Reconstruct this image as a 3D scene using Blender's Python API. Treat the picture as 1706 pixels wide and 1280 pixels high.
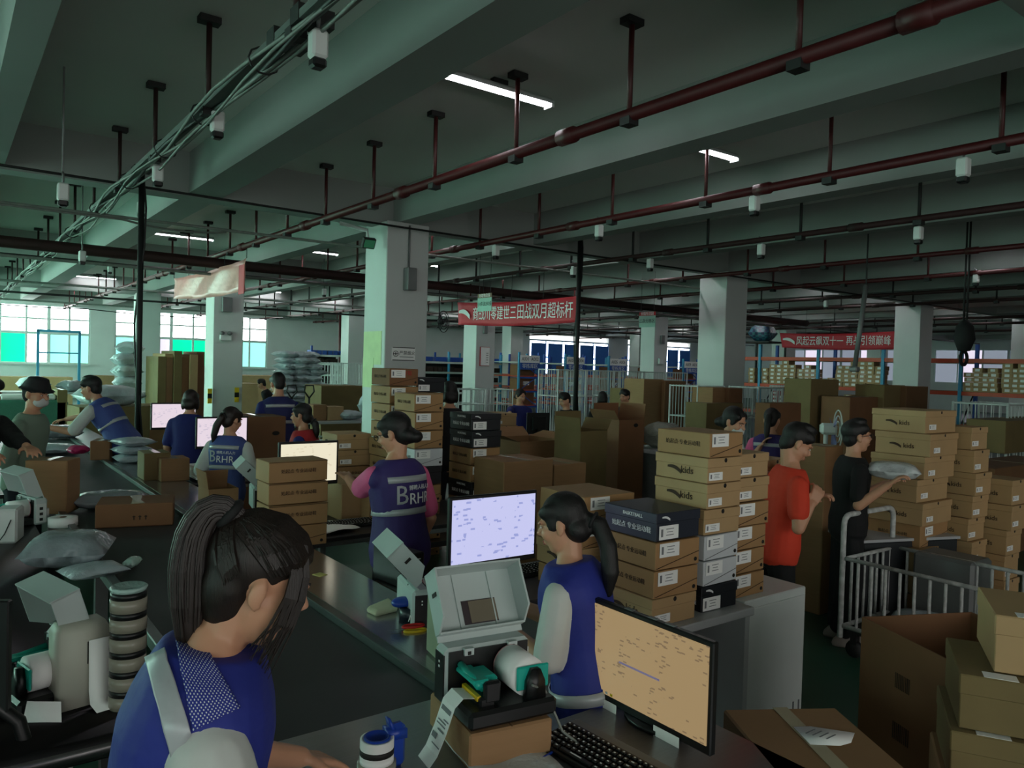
import bpy, bmesh, math, random
from mathutils import Vector, Matrix, Euler, noise as mnoise
random.seed(7)
for o in list(bpy.data.objects): bpy.data.objects.remove(o)
SC = bpy.context.scene
COL = SC.collection
PI = math.pi
# ------------------------------------------------------------------ camera
FPX, CX, CY, EYE = 1281.0, 853.0, 640.0, 1.9
_y = Vector((-100 - CX, -(583 - CY), -FPX)).normalized()
_x = Vector((2575 - CX, -(658 - CY), -FPX)); _x = (_x - _y * _x.dot(_y)).normalized()
_z = _x.cross(_y)
ROT = Matrix((_x, _y, _z))                       # camera axes -> hall axes
cam_d = bpy.data.cameras.new('camera'); cam = bpy.data.objects.new('camera', cam_d); COL.objects.link(cam)
cam_d.sensor_width = 36; cam_d.lens = FPX / 1706 * 36; cam_d.clip_end = 200; cam_d.clip_start = .02
cam.matrix_world = Matrix.Translation((0, 0, EYE)) @ ROT.to_4x4()
SC.camera = cam
# ------------------------------------------------------------------ light and exposure
W = bpy.data.worlds.new('world'); SC.world = W; W.use_nodes = True
W.node_tree.nodes['Background'].inputs[0].default_value = (1.0, .98, .94, 1)
W.node_tree.nodes['Background'].inputs[1].default_value = 1.35
SC.view_settings.view_transform = 'Standard'; SC.view_settings.look = 'None'
SC.view_settings.exposure = 0.6; SC.view_settings.gamma = 1; SC.view_settings.use_curve_mapping = False
PANE = 5.0          # daylight through window glass
PANE_L = 13.0        # the green-tinted windows of the left wall
TUBE = 16.0         # fluorescent tubes

# hall measurements read off the photograph with the camera above
def ray(px, py): return ROT @ Vector(((px - CX) / FPX, -(py - CY) / FPX, -1))
EYEP = Vector((0, 0, EYE))
def at_d(px, py, d): return EYEP + ray(px, py) * d
def at_z(px, py, z):
    r = ray(px, py); return EYEP + r * ((z - EYE) / r.z)
def at_x(px, py, X):
    r = ray(px, py); return EYEP + r * (X / r.x)
def at_y(px, py, Y):
    r = ray(px, py); return EYEP + r * (Y / r.y)

# ------------------------------------------------------------------ materials
def lin(c):
    return tuple(((v / 255) / 12.92 if v / 255 <= .04045 else (((v / 255) + .055) / 1.055) ** 2.4) for v in c) + (1,)
_M = {}
def mat(name, rgb, rough=.7, metal=0, var=.12, scale=6, bump=0, emit=0, stretch=None, bscale=None, alpha=1, spec=.5, trans=0):
    if name in _M: return _M[name]
    m = bpy.data.materials.new(name); m.use_nodes = True; nt = m.node_tree; N = nt.nodes; L = nt.links
    b = N['Principled BSDF']; b.inputs['Roughness'].default_value = rough; b.inputs['Metallic'].default_value = metal
    b.inputs['Specular IOR Level'].default_value = spec
    c = lin(rgb); b.inputs['Base Color'].default_value = c
    tc = N.new('ShaderNodeTexCoord'); mp = N.new('ShaderNodeMapping'); L.new(tc.outputs['Object'], mp.inputs[0])
    if stretch: mp.inputs['Scale'].default_value = stretch
    if var:
        n = N.new('ShaderNodeTexNoise'); n.inputs['Scale'].default_value = scale; n.inputs['Detail'].default_value = 4
        L.new(mp.outputs[0], n.inputs['Vector'])
        r = N.new('ShaderNodeMapRange'); r.inputs['To Min'].default_value = 1 - var * 1.6; r.inputs['To Max'].default_value = 1 + var * 1.2
        L.new(n.outputs['Fac'], r.inputs['Value'])
        mx = N.new('ShaderNodeMix'); mx.data_type = 'RGBA'; mx.blend_type = 'MULTIPLY'; mx.inputs['Factor'].default_value = 1
        mx.inputs[6].default_value = c; L.new(r.outputs[0], mx.inputs[7]); L.new(mx.outputs[2], b.inputs['Base Color'])
    if bump:
        n2 = N.new('ShaderNodeTexNoise'); n2.inputs['Scale'].default_value = bscale or scale * 6; n2.inputs['Detail'].default_value = 3
        L.new(mp.outputs[0], n2.inputs['Vector'])
        bp = N.new('ShaderNodeBump'); bp.inputs['Strength'].default_value = bump; bp.inputs['Distance'].default_value = .02
        L.new(n2.outputs['Fac'], bp.inputs['Height']); L.new(bp.outputs[0], b.inputs['Normal'])
    if emit:
        b.inputs['Emission Color'].default_value = c; b.inputs['Emission Strength'].default_value = emit
    if trans: b.inputs['Transmission Weight'].default_value = trans
    if alpha < 1: b.inputs['Alpha'].default_value = alpha
    _M[name] = m; return m

white_paint = mat('white_paint', (196, 200, 198), .75, var=.07, scale=1.2, bump=.05)
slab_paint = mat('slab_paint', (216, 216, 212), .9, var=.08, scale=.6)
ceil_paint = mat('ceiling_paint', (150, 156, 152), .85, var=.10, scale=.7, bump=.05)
floor_green = mat('green_floor_paint', (30, 74, 56), .38, var=.25, scale=1.5)
red_pipe = mat('red_pipe_paint', (74, 22, 22), .5, var=.2, scale=9)
dark_rust = mat('dark_rust', (48, 22, 20), .7, var=.25, scale=9)
dark_iron = mat('dark_iron', (30, 30, 30), .6, var=.2)
cable_grey = mat('cable_grey', (120, 126, 120), .6, var=.25, scale=14)
cable_black = mat('cable_black', (18, 19, 19), .6)
grey_metal = mat('grey_metal', (120, 122, 122), .5, .3)
steel = mat('brushed_steel', (176, 176, 180), .20, .85, var=.16, scale=5, stretch=(30, 1, 1))
belt_m = mat('belt_rubber', (50, 52, 54), .55, var=.2, scale=4)
card = mat('cardboard', (150, 114, 78), .8, var=.1, scale=5, bump=.06, stretch=(1, 1, 9))
card_d = mat('cardboard_inner', (112, 80, 50), .85, var=.12, scale=5)
card_r = mat('cardboard_reddish', (128, 88, 58), .8, var=.12, scale=5)
card_o = mat('cardboard_olive', (122, 104, 66), .8, var=.12, scale=5)
kraft = mat('kraft_shoebox', (164, 126, 84), .72, var=.09, scale=5)
kraft2 = mat('kraft_pale_shoebox', (178, 146, 104), .72, var=.09, scale=5)
blackbox = mat('black_shoebox', (26, 28, 34), .45, var=.1)
navybox = mat('slate_shoebox', (42, 46, 58), .42, var=.1)
whitebox = mat('white_shoebox', (205, 208, 212), .6, var=.05)
redbox = mat('red_shoebox', (178, 26, 36), .6)
paper = mat('white_paper', (244, 244, 242), .7, var=.04)
tape_clear = mat('shiny_tape', (190, 176, 148), .18, var=.1)
ink = mat('black_ink', (24, 20, 18), .7, var=0)
ink_brown = mat('brown_ink', (58, 40, 26), .8, var=0)
ink_grey = mat('grey_ink', (120, 122, 126), .7, var=0)
white_ink = mat('white_ink', (232, 234, 234), .6, var=0)
red_ink = mat('red_ink', (170, 34, 40), .6, var=0)
black_pl = mat('black_plastic', (16, 17, 18), .38, var=.15)
black_matt = mat('black_matt', (20, 20, 21), .8, var=.15)
grey_pl = mat('pale_grey_plastic', (186, 198, 196), .45, var=.04)
white_pl = mat('white_plastic', (214, 218, 216), .42, var=.05)
teal_pl = mat('teal_plastic', (20, 168, 150), .4, var=.05)
blue_pl = mat('blue_plastic', (26, 62, 160), .35, var=.08)
red_pl = mat('red_plastic', (214, 40, 38), .4, var=.08)
yellow_pl = mat('yellow_plastic', (224, 186, 30), .4, var=.08)
white_steel = mat('white_painted_steel', (202, 210, 208), .45, var=.14, scale=14)
rack_blue = mat('rack_blue', (34, 82, 170), .5, var=.12)
rack_cyan = mat('rack_cyan', (60, 150, 190), .5, var=.1)
rack_orange = mat('rack_orange', (204, 78, 46), .5, var=.12)
rack_white = mat('rack_white', (200, 214, 206), .5, var=.1)
bag_m = mat('white_poly_bag', (188, 200, 206), .28, var=.12, scale=8, bump=.55, bscale=22)
bag_grey = mat('grey_poly_bag', (140, 150, 158), .25, var=.18, scale=8, bump=.6, bscale=22)
wood_lam = mat('pale_laminate', (176, 178, 180), .42, var=.05)
cloth_cream = mat('cream_cloth', (196, 194, 164), .9, var=.1, bump=.2)

# ------------------------------------------------------------------ mesh builder
class MB:
    def __init__(s): s.v = []; s.f = []; s.m = []; s.mats = []; s.sm = []
    def mi(s, m):
        if m not in s.mats: s.mats.append(m)
        return s.mats.index(m)
    def add(s, vs, fs, m=None, smooth=False, M=None):
        b = len(s.v); k = s.mi(m) if m else 0
        s.v += [tuple(M @ Vector(v)) if M else tuple(v) for v in vs]
        for f in fs: s.f.append(tuple(i + b for i in f)); s.m.append(k); s.sm.append(smooth)
        return s
    def box(s, c, d, m=None, M=None, ch=0):
        x, y, z = d[0] / 2, d[1] / 2, d[2] / 2
        T = Matrix.Translation(c)
        if M: T = M @ T
        if not ch:
            vs = [(a * x, b * y, e * z) for e in (-1, 1) for b in (-1, 1) for a in (-1, 1)]
            fs = [(0, 2, 3, 1), (4, 5, 7, 6), (0, 1, 5, 4), (2, 6, 7, 3), (0, 4, 6, 2), (1, 3, 7, 5)]
            return s.add(vs, fs, m, M=T)
        bm = bmesh.new(); bmesh.ops.create_cube(bm, size=1)
        for v in bm.verts: v.co = (v.co.x * d[0], v.co.y * d[1], v.co.z * d[2])
        bmesh.ops.bevel(bm, geom=bm.edges[:], offset=min(ch, min(d) * .45), segments=1, affect='EDGES')
        bm.verts.index_update()
        s.add([v.co.copy() for v in bm.verts], [tuple(v.index for v in f.verts) for f in bm.faces], m, M=T); bm.free(); return s
    def tube(s, pts, r, m=None, n=8, M=None, caps=True, flat=1.0):
        pts = [Vector(p) for p in pts]; k = len(pts)
        rr = r if isinstance(r, (list, tuple)) else [r] * k
        vs = []; up = None
        for i in range(k):
            t = (pts[min(i + 1, k - 1)] - pts[max(i - 1, 0)]).normalized()
            if up is None: up = Vector((0, 0, 1)) if abs(t.z) < .9 else Vector((1, 0, 0))
            a = t.cross(up).normalized(); b = a.cross(t).normalized(); up = b
            for j in range(n):
                w = 2 * PI * j / n
                vs.append(pts[i] + a * (math.cos(w) * rr[i]) + b * (math.sin(w) * rr[i] * flat))
        fs = []
        for i in range(k - 1):
            for j in range(n):
                q = (j + 1) % n; fs.append((i * n + j, i * n + q, (i + 1) * n + q, (i + 1) * n + j))
        if caps:
            fs.append(tuple(range(n))[::-1]); fs.append(tuple((k - 1) * n + j for j in range(n)))
        return s.add(vs, fs, m, n > 5, M)
    def lathe(s, prof, m=None, n=16, M=None):
        vs = []; fs = []; k = len(prof)
        for (r, z) in prof:
            for j in range(n): vs.append((r * math.cos(2 * PI * j / n), r * math.sin(2 * PI * j / n), z))
        for i in range(k - 1):
            for j in range(n):
                q = (j + 1) % n; fs.append((i * n + j, i * n + q, (i + 1) * n + q, (i + 1) * n + j))
        if prof[0][0] > 1e-5: fs.append(tuple(range(n))[::-1])
        if prof[-1][0] > 1e-5: fs.append(tuple((k - 1) * n + j for j in range(n)))
        return s.add(vs, fs, m, True, M)
    def ell(s, c, r, m=None, n=14, k=9, M=None):
        vs = [(0, 0, -1)]; fs = []
        for i in range(1, k):
            a = -PI / 2 + PI * i / k
            for j in range(n): vs.append((math.cos(a) * math.cos(2 * PI * j / n), math.cos(a) * math.sin(2 * PI * j / n), math.sin(a)))
        vs.append((0, 0, 1)); T = len(vs) - 1
        for j in range(n): fs.append((0, 1 + (j + 1) % n, 1 + j)); fs.append((T, 1 + (k - 2) * n + j, 1 + (k - 2) * n + (j + 1) % n))
        for i in range(k - 2):
            for j in range(n):
                q = (j + 1) % n; a = 1 + i * n; fs.append((a + j, a + q, a + n + q, a + n + j))
        vs = [(c[0] + v[0] * r[0], c[1] + v[1] * r[1], c[2] + v[2] * r[2]) for v in vs]
        return s.add(vs, fs, m, True, M)
    def loft(s, rings, m=None, caps=True, M=None):
        n = len(rings[0]); vs = [p for r in rings for p in r]; fs = []
        for i in range(len(rings) - 1):
            for j in range(n):
                q = (j + 1) % n; fs.append((i * n + j, i * n + q, (i + 1) * n + q, (i + 1) * n + j))
        if caps: fs.append(tuple(range(n))[::-1]); fs.append(tuple((len(rings) - 1) * n + j for j in range(n)))
        return s.add(vs, fs, m, True, M)
    def mesh(s, name):
        me = bpy.data.meshes.new(name); me.from_pydata(s.v, [], s.f)
        for m in s.mats: me.materials.append(m)
        me.polygons.foreach_set('material_index', s.m); me.polygons.foreach_set('use_smooth', s.sm); me.update(); return me
    def build(s, name, m=None, parent=None, loc=(0, 0, 0), rz=0):
        if m and not s.mats: s.mats = [m]
        return put(s.mesh(name), name, parent, loc, rz)

def put(me, name, parent=None, loc=(0, 0, 0), rz=0):
    o = bpy.data.objects.new(name, me); COL.objects.link(o); o.location = loc
    if rz: o.rotation_euler = (0, 0, rz)
    if parent: o.parent = parent
    return o
def tag(o, label=None, cat=None, group=None, kind=None):
    if label: o['label'] = label
    if cat: o['category'] = cat
    if group: o['group'] = group
    if kind: o['kind'] = kind
    return o
def thing(name, label, cat, loc=(0, 0, 0), rz=0, group=None):
    o = bpy.data.objects.new(name, None); COL.objects.link(o); o.location = loc; o.rotation_euler = (0, 0, rz); o.empty_display_size = .1
    return tag(o, label, cat, group)
def dup(root, loc, rz=0, label=None, group=None):
    r = root.copy(); COL.objects.link(r); r.location = loc; r.rotation_euler = (0, 0, rz)
    if label: r['label'] = label
    if group: r['group'] = group
    for ch in list(root.children):
        c = ch.copy(); COL.objects.link(c); c.parent = r
        for g in list(ch.children):
            d = g.copy(); COL.objects.link(d); d.parent = c
    return r
def structure(name, mb, m=None, parent=None, loc=(0, 0, 0)):
    return tag(mb.build(name, m, parent, loc), kind='structure')
_T = {}
def text_mesh(txt, size, m, mirror=False, ext=.0008):
    key = (txt, size, m.name, mirror)
    if key in _T: return _T[key]
    cu = bpy.data.curves.new('lettering', 'FONT'); cu.body = txt; cu.size = size; cu.align_x = 'CENTER'; cu.align_y = 'CENTER'
    cu.extrude = ext; cu.resolution_u = 2
    o = bpy.data.objects.new('lettering', cu); COL.objects.link(o)
    dg = bpy.context.evaluated_depsgraph_get(); dg.update()
    me = bpy.data.meshes.new_from_object(o.evaluated_get(dg)); bpy.data.objects.remove(o)
    me.materials.clear(); me.materials.append(m)
    if mirror:
        me.transform(Matrix.Scale(-1, 4, (1, 0, 0))); me.flip_normals()
    me.name = 'lettering'; _T[key] = me; return me
def text(txt, size, m, parent, loc, rot=(PI / 2, 0, 0), mirror=False, sx=1):
    o = put(text_mesh(txt, size, m, mirror), 'lettering', parent, loc); o.rotation_euler = rot
    if sx != 1: o.scale = (sx, 1, 1)
    return o
# ================================================================== the hall
CEIL, BEAM = 4.55, 4.02
X0, X1, Y0, Y1 = -7.0, 48.0, -9.0, 37.4
structure('floor', MB().box(((X0 + X1) / 2, (Y0 + Y1) / 2, -.05), (X1 - X0, Y1 - Y0, .1)), floor_green)
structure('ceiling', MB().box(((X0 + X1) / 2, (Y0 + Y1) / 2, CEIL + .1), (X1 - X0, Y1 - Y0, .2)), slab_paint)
# beams: long ones run with the conveyor, cross ones over the column rows
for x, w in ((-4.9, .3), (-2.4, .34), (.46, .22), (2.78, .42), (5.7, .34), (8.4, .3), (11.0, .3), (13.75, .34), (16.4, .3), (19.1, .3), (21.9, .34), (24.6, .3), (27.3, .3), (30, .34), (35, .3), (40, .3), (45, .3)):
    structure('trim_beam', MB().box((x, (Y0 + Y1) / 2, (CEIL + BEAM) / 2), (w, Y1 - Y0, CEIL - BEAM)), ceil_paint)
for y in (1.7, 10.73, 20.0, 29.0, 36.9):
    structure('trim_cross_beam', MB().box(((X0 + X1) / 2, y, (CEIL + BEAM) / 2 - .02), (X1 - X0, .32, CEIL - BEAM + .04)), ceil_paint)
# columns
def column(name, x, y, w=.72):
    return structure(name, MB().box((x, y, BEAM / 2), (w, w, BEAM), ch=.012), white_paint)
cols = {}
for k, (x, y) in dict(a=(5.69, 10.73), b=(13.65, 10.73), c=(22.1, 10.73), d=(5.69, 19.73), e=(5.69, 28.7), f=(13.7, 20.2), g=(13.6, 29.3), h=(21.8, 20.3), i=(22.0, 29.6), j=(30.1, 10.73), k=(30, 20.2), l=(30, 29), m=(-2.4, 10.73), n=(-2.4, 19.7), o=(-2.4, 28.7), p=(13.7, 1.7), q=(22, 1.7), r=(38, 20.2), s=(38, 29), t=(38, 10.73)).items():
    cols[k] = column('column', x, y)
# ---- window walls
clear_p = mat('bright_window_glass', (246, 250, 250), .3, var=0, emit=PANE)
green_p = mat('green_window_glass', (0, 226, 164), .3, var=0, emit=.72)
cyan_p = mat('pale_cyan_window_glass', (150, 236, 222), .3, var=0, emit=.85)
lilac_p = mat('lilac_window_glass', (214, 202, 220), .3, var=0, emit=.75)
dim_p = mat('dim_bluish_window_glass', (150, 156, 172), .3, var=0, emit=.42)
frame_m = mat('window_frame_paint', (196, 206, 204), .5, var=.05)
blind_m = mat('blue_blind', (48, 108, 188), .7, var=.1, stretch=(6, 1, 1))
def wall_with_windows(name, along, fixed, a0, a1, openings, zs, inward):
    """wall of blocks round its openings; along 'x' or 'y'"""
    mb = MB(); t = .3
    def blk(u0, u1, z0, z1):
        if u1 - u0 < .01: return
        c = ((u0 + u1) / 2, fixed - inward * t / 2, (z0 + z1) / 2); d = (u1 - u0, t, z1 - z0)
        if along == 'y': c = (fixed - inward * t / 2, (u0 + u1) / 2, (z0 + z1) / 2); d = (t, u1 - u0, z1 - z0)
        mb.box(c, d)
    u = a0
    for (o0, o1) in openings:
        blk(u, o0, 0, CEIL); blk(o0, o1, 0, zs[0]); blk(o0, o1, zs[1], CEIL); u = o1
    blk(u, a1, 0, CEIL)
    return structure(name, mb, white_paint)
def window(n, along, fixed, u0, u1, z0, z1, cols_u, rows_z, pick, inward):
    w = bpy.data.objects.new('window_%d' % n, None); COL.objects.link(w); tag(w, kind='structure')
    def P(u, z, dn): return (u, fixed - inward * dn, z) if along == 'x' else (fixed - inward * dn, u, z)
    def D(du, dz, dn): return (du, dn, dz) if along == 'x' else (dn, du, dz)
    us = [u0] + cols_u + [u1]; zz = [z0] + rows_z + [z1]
    fr = MB()
    for i, u in enumerate(us): fr.box(P(u, (z0 + z1) / 2, .06), D(.13 if i in (0, len(us) - 1) or i % 3 == 0 else .075, z1 - z0, .08))
    for i, z in enumerate(zz): fr.box(P((u0 + u1) / 2, z, .06), D(u1 - u0, .11 if i in (0, 1, len(zz) - 1) else .065, .07))
    tag(fr.build('window_frame', frame_m, w), kind='structure')
    for i in range(len(us) - 1):
        for j in range(len(zz) - 1):
            p = MB().box(P((us[i] + us[i + 1]) / 2, (zz[j] + zz[j + 1]) / 2, .12), D(us[i + 1] - us[i] - .03, zz[j + 1] - zz[j] - .03, .012)).build('pane', pick(i, j), w)
            tag(p, kind='structure')
    tag(MB().box(P((u0 + u1) / 2, z0 - .03, -.02), D(u1 - u0 + .1, .06, .2)).build('window_sill', white_paint, w), kind='structure')
    return w
wall_with_windows('wall_back', 'x', Y1, X0, X1, [(-1.6, 5.18), (6.12, 12.85), (29.1, 35.8), (37.6, 44.0)], (1.45, 3.9), -1)
def pk1(i, j):
    if j > 0: return clear_p
    return [cyan_p, green_p, cyan_p, cyan_p, green_p, clear_p, cyan_p, cyan_p][i % 8]
def pk2(i, j):
    if j > 0: return clear_p
    return [cyan_p, cyan_p, lilac_p, green_p, green_p, cyan_p, cyan_p, cyan_p][i % 8]
window(1, 'x', Y1, -1.6, 5.18, 1.45, 3.9, [-.7, .1, .95, 1.95, 2.85, 3.65, 4.4], [2.72, 3.32], pk1, -1)
window(2, 'x', Y1, 6.12, 12.85, 1.45, 3.9, [6.95, 7.8, 8.45, 9.4, 10.3, 11.15, 12.0], [2.72, 3.32], pk2, -1)
# shaded windows: the glass glows only where the blue blinds leave gaps
for n, (u0, u1) in ((3, (29.1, 35.8)), (4, (37.6, 44.0))):
    w = window(n, 'x', Y1, u0, u1, 1.45, 3.55, [u0 + (u1 - u0) * k / 5 for k in range(1, 5)], [2.5], lambda i, j: clear_p, -1)
    for k in range(5):
        a = u0 + (u1 - u0) * k / 5 + .12; b = u0 + (u1 - u0) * (k + 1) / 5 - .06
        tag(MB().box(((a + b) / 2, Y1 - .04, 2.40), (b - a, .02, 1.94)).build('blind', blind_m, w), kind='structure')
ops = [(y, y + 6.0) for y in (-6.5, 2.2, 11.8, 20.8, 29.8)]
wall_with_windows('wall_left', 'y', X0, Y0, Y1, ops, (1.2, 3.9), 1)
lw_n = mat('left_wall_shaded_glass', (190, 226, 214), .3, var=0, emit=PANE_L * .18)
lw_c = mat('left_wall_pale_glass', (196, 240, 224), .3, var=0, emit=PANE_L); lw_f = mat('left_wall_far_glass', (190, 240, 222), .3, var=0, emit=PANE_L * 2)
lw_g = mat('left_wall_green_glass', (60, 225, 170), .3, var=0, emit=PANE_L * .6)
def pk3(i, j): return [lw_c, lw_g, lw_g, lw_c][i % 4] if j == 0 else lw_c
for n, (a, b) in enumerate(ops): window(5 + n, 'y', X0, a, b, 1.2, 3.9, [a + 6 * k / 6 for k in range(1, 6)], [2.5, 3.2], pk3 if n == 2 else (lambda i, j: lw_f if j or i % 3 else lw_g) if n > 2 else (lambda i, j: lw_n), 1)
structure('wall_light_block', MB().box(((7.0 + X1) / 2, Y0, CEIL / 2), (X1 - 7.0, .3, CEIL)), white_paint)  # unseen wall added to block light from behind, darkening the right side
wall_with_windows('wall_right', 'y', X1, Y0, Y1, [(4, 12), (14, 22), (24, 32)], (1.6, 3.6), -1)
for n, (a, b) in enumerate([(4, 12), (14, 22), (24, 32)]): window(10 + n, 'y', X1, a, b, 1.6, 3.6, [a + 8 * k / 6 for k in range(1, 6)], [2.8], lambda i, j: [dim_p, lilac_p, dim_p][i % 3], -1)

# ================================================================== services under the ceiling
def rod_hanger(parent, x, y, z, m, flange=True):
    mb = MB().tube([(x, y, z - .05), (x, y, CEIL)], .022, m, n=6)
    if flange: mb.box((x, y, CEIL - .03), (.16, .10, .05), dark_iron)
    mb.box((x, y, z - .05), (.10, .10, .06), dark_iron)
    mb.build('hanger', None, parent)
def sprinkler_pipe(X, z, ya, yb, first, step, label, r=.05, m=red_pipe, hm=red_pipe):
    t = thing('sprinkler_pipe', label, 'pipe', (0, 0, 0))
    mb = MB().tube([(X, ya, z), (X, yb, z)], r, m, n=10)
    y = first + step / 2
    while y < yb: mb.tube([(X, y - .09, z), (X, y + .09, z)], r * 1.35, m, n=10); y += step * 2
    mb.build('pipe', None, t)
    y = first
    while y < yb:
        rod_hanger(t, X, y, z, hm); y += step
    return t
sprinkler_pipe(4.17, 3.82, -1, 37.2, 1.35, 1.43, 'dark red sprinkler pipe nearest the camera, passing just under the lit tube lamp')
sprinkler_pipe(6.88, 3.82, -1, 37.2, 1.2, 1.5, 'red sprinkler pipe second from the camera, behind the first ceiling beam', .045)
sprinkler_pipe(9.5, 3.82, -1, 37.2, 1.4, 1.6, 'dark sprinkler pipe third from the camera over the shoe box stacks', .04, dark_rust, dark_iron)
sprinkler_pipe(12.4, 3.82, -1, 37.2, 1.2, 1.6, 'red sprinkler pipe fourth from the camera with white cable tied on', .04)
sprinkler_pipe(15.1, 3.82, -1, 37.2, 2.0, 1.7, 'thin red sprinkler pipe fifth from the camera over the right racks', .04)
sprinkler_pipe(17.9, 3.82, -1, 37.2, 2.0, 1.8, 'dark thin sprinkler pipe sixth from the camera', .04, dark_rust, dark_iron)
sprinkler_pipe(20.5, 3.82, -1, 37.2, 2.0, 2, 'dark thin sprinkler pipe seventh from the camera, above the red banner', .04, dark_rust, dark_iron)
for x, w in ((25.9, 'eighth'), (28.7, 'ninth'), (33, 'tenth')):
    sprinkler_pipe(x, 3.8, -1, 37.2, 2.2, 2.2, 'dark sprinkler pipe far off on the right, %s from the camera' % w, .045, dark_rust, dark_iron)
# cable run over the conveyor: channel with bundled cables and ties
t = thing('cable_run', 'bundle of grey cables tied along a channel over the conveyor belt', 'cables')
MB().box((1.66, 16.5, 3.86), (.09, 36, .05)).build('channel', mat('channel_paint', (96, 104, 100), .6), t)
for k in range(5):
    pts = []
    for i in range(64):
        y = -1.2 + i * .58
        pts.append((1.66 + .045 * math.sin(i * .9 + k * 1.7) + .03 * (k - 2), y, 3.80 + .025 * math.sin(i * .7 + k * 2.3) - (.05 if k % 2 else .0)))
    MB().tube(pts, [.014, .011, .017, .012, .015][k], cable_grey if k != 2 else cable_black, n=6).build('cable', None, t)
for y in (2.2, 3.5, 5.0, 6.4, 7.7, 9.4, 11.5, 14, 17):
    MB().tube([(1.66 + .1 * math.cos(a), y, 3.82 + .085 * math.sin(a)) for a in [2 * PI * q / 10 for q in range(11)]], .007, cable_black, n=5).build('cable_tie', None, t)
y = 2.6
while y < 30:
    rod_hanger(t, 1.66, y, 3.86, dark_rust); y += 1.85
for y in (4.35, 4.75):
    MB().box((1.72, y, 3.88), (.22, .13, .1), M=None).build('clamp', dark_iron, t)
# cross run with two drop poles
def cable_line(name, label, pts, r, m, cat='cable', sag=0):
    P = []
    for a, b in zip(pts, pts[1:]):
        a = Vector(a); b = Vector(b)
        for i in range(8):
            u = i / 8; p = a.lerp(b, u); p.z -= sag * 4 * u * (1 - u); P.append(p)
    P.append(Vector(pts[-1]))
    return tag(MB().tube(P, r, m, n=6).build(name), label, cat)
cable_line('cross_cable', 'thin dark cable crossing the hall in front of the near white column', [(-5, 9.75, 3.90), (5.3, 10.15, 3.90), (9.2, 10.2, 3.90), (13, 10.2, 3.90), (24, 10.2, 3.90)], .016, cable_black)
cable_line('cross_cable', 'pale conduit crossing the hall just beyond the thin dark cable', [(-5, 11.4, 3.73), (5.2, 11.3, 3.72), (9.4, 11.2, 3.72), (14, 11.1, 3.7)], .022, cable_grey)
cable_line('cross_cable', 'sagging grey cable on the left crossing behind the dark pole', [(-4, 9.9, 3.66), (1.8, 10.6, 3.58), (3.2, 11.1, 3.66)], .014, cable_grey, sag=.06)
cable_line('cross_cable', 'thin green-lit cable along the top of the far bright windows', [(-2, 33, 3.9), (4.4, 33, 3.6), (12, 33, 3.7)], .02, cable_black, sag=.15)
cable_line('cross_duct', 'wide dark red duct crossing the hall beyond the near columns', [(-6, 14.7, 3.67), (6, 14.85, 3.65), (24, 15.3, 3.65)], .105, dark_rust, 'duct')
cable_line('cross_duct', 'pair of thin pale conduits under the dark red duct', [(-6, 15.3, 3.5), (6, 15.4, 3.5), (24, 15.8, 3.5)], .03, cable_grey, 'conduit')
for k, (y, z) in enumerate(((17.5, 3.75), (23.5, 3.72), (26, 3.6), (31.5, 3.7))):
    cable_line('cross_conduit', 'dark conduit crossing the ceiling, number %s beyond the red duct' % ['first', 'second', 'third', 'fourth'][k], [(-6, y, z), (44, y + .4, z)], .035, [dark_iron, cable_grey][k % 2], 'conduit')
def drop_pole(x, y, z0, z1, label, r=.042):
    t = thing('drop_pole', label, 'pole', (x, y, 0))
    MB().tube([(0, 0, z0), (0, 0, z1)], r, n=10).build('pole', cable_black, t)
    MB().tube([(.05 * math.sin(i), .04 * math.cos(i * 1.3), z0 + (z1 - z0) * i / 9) for i in range(10)], .012, cable_black, n=5).build('cable', None, t)
    MB().box((0, 0, z1), (.2, .2, .06)).build('bracket', dark_iron, t)
drop_pole(1.90, 10.0, .0, 4.1, 'dark cable pole dropping from the cable run to the left end of the conveyor', .034)
drop_pole(9.0, 10.2, .0, 4.5, 'dark cable pole dropping behind the red banner in the hall centre', .042)
# tube lamps
tube_m = mat('fluorescent_tube', (255, 250, 255), .4, var=0, emit=TUBE)
tube_dim = mat('fluorescent_tube_far', (255, 250, 255), .4, var=0, emit=TUBE * .75)
lamp0 = thing('tube_lamp', 'x', 'lamp', (0, 0, 0), 0, 'white fluorescent tube lamps under the ceiling')
MB().loft([[(x, -.08, .0), (x, -.03, .06), (x, .03, .06), (x, .08, .0), (x, .06, 0), (x, 0, .03), (x, -.06, 0)] for x in (-.6, .6)], white_steel).build('reflector', None, lamp0)
for s in (-1, 1): MB().tube([(-.58, s * .035, .005), (.58, s * .035, .005)], .018, n=8).build('tube', tube_m, lamp0)
for s in (-1, 1): MB().box((s * .595, 0, .0), (.03, .12, .06)).build('end_cap', white_steel, lamp0)
MB().box((0, 0, .08), (.16, .06, .05)).build('bracket', dark_iron, lamp0)
NTH = 'first second third fourth fifth sixth seventh eighth ninth tenth eleventh twelfth thirteenth fourteenth fifteenth sixteenth seventeenth eighteenth nineteenth twentieth'.split()
first = True
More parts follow.
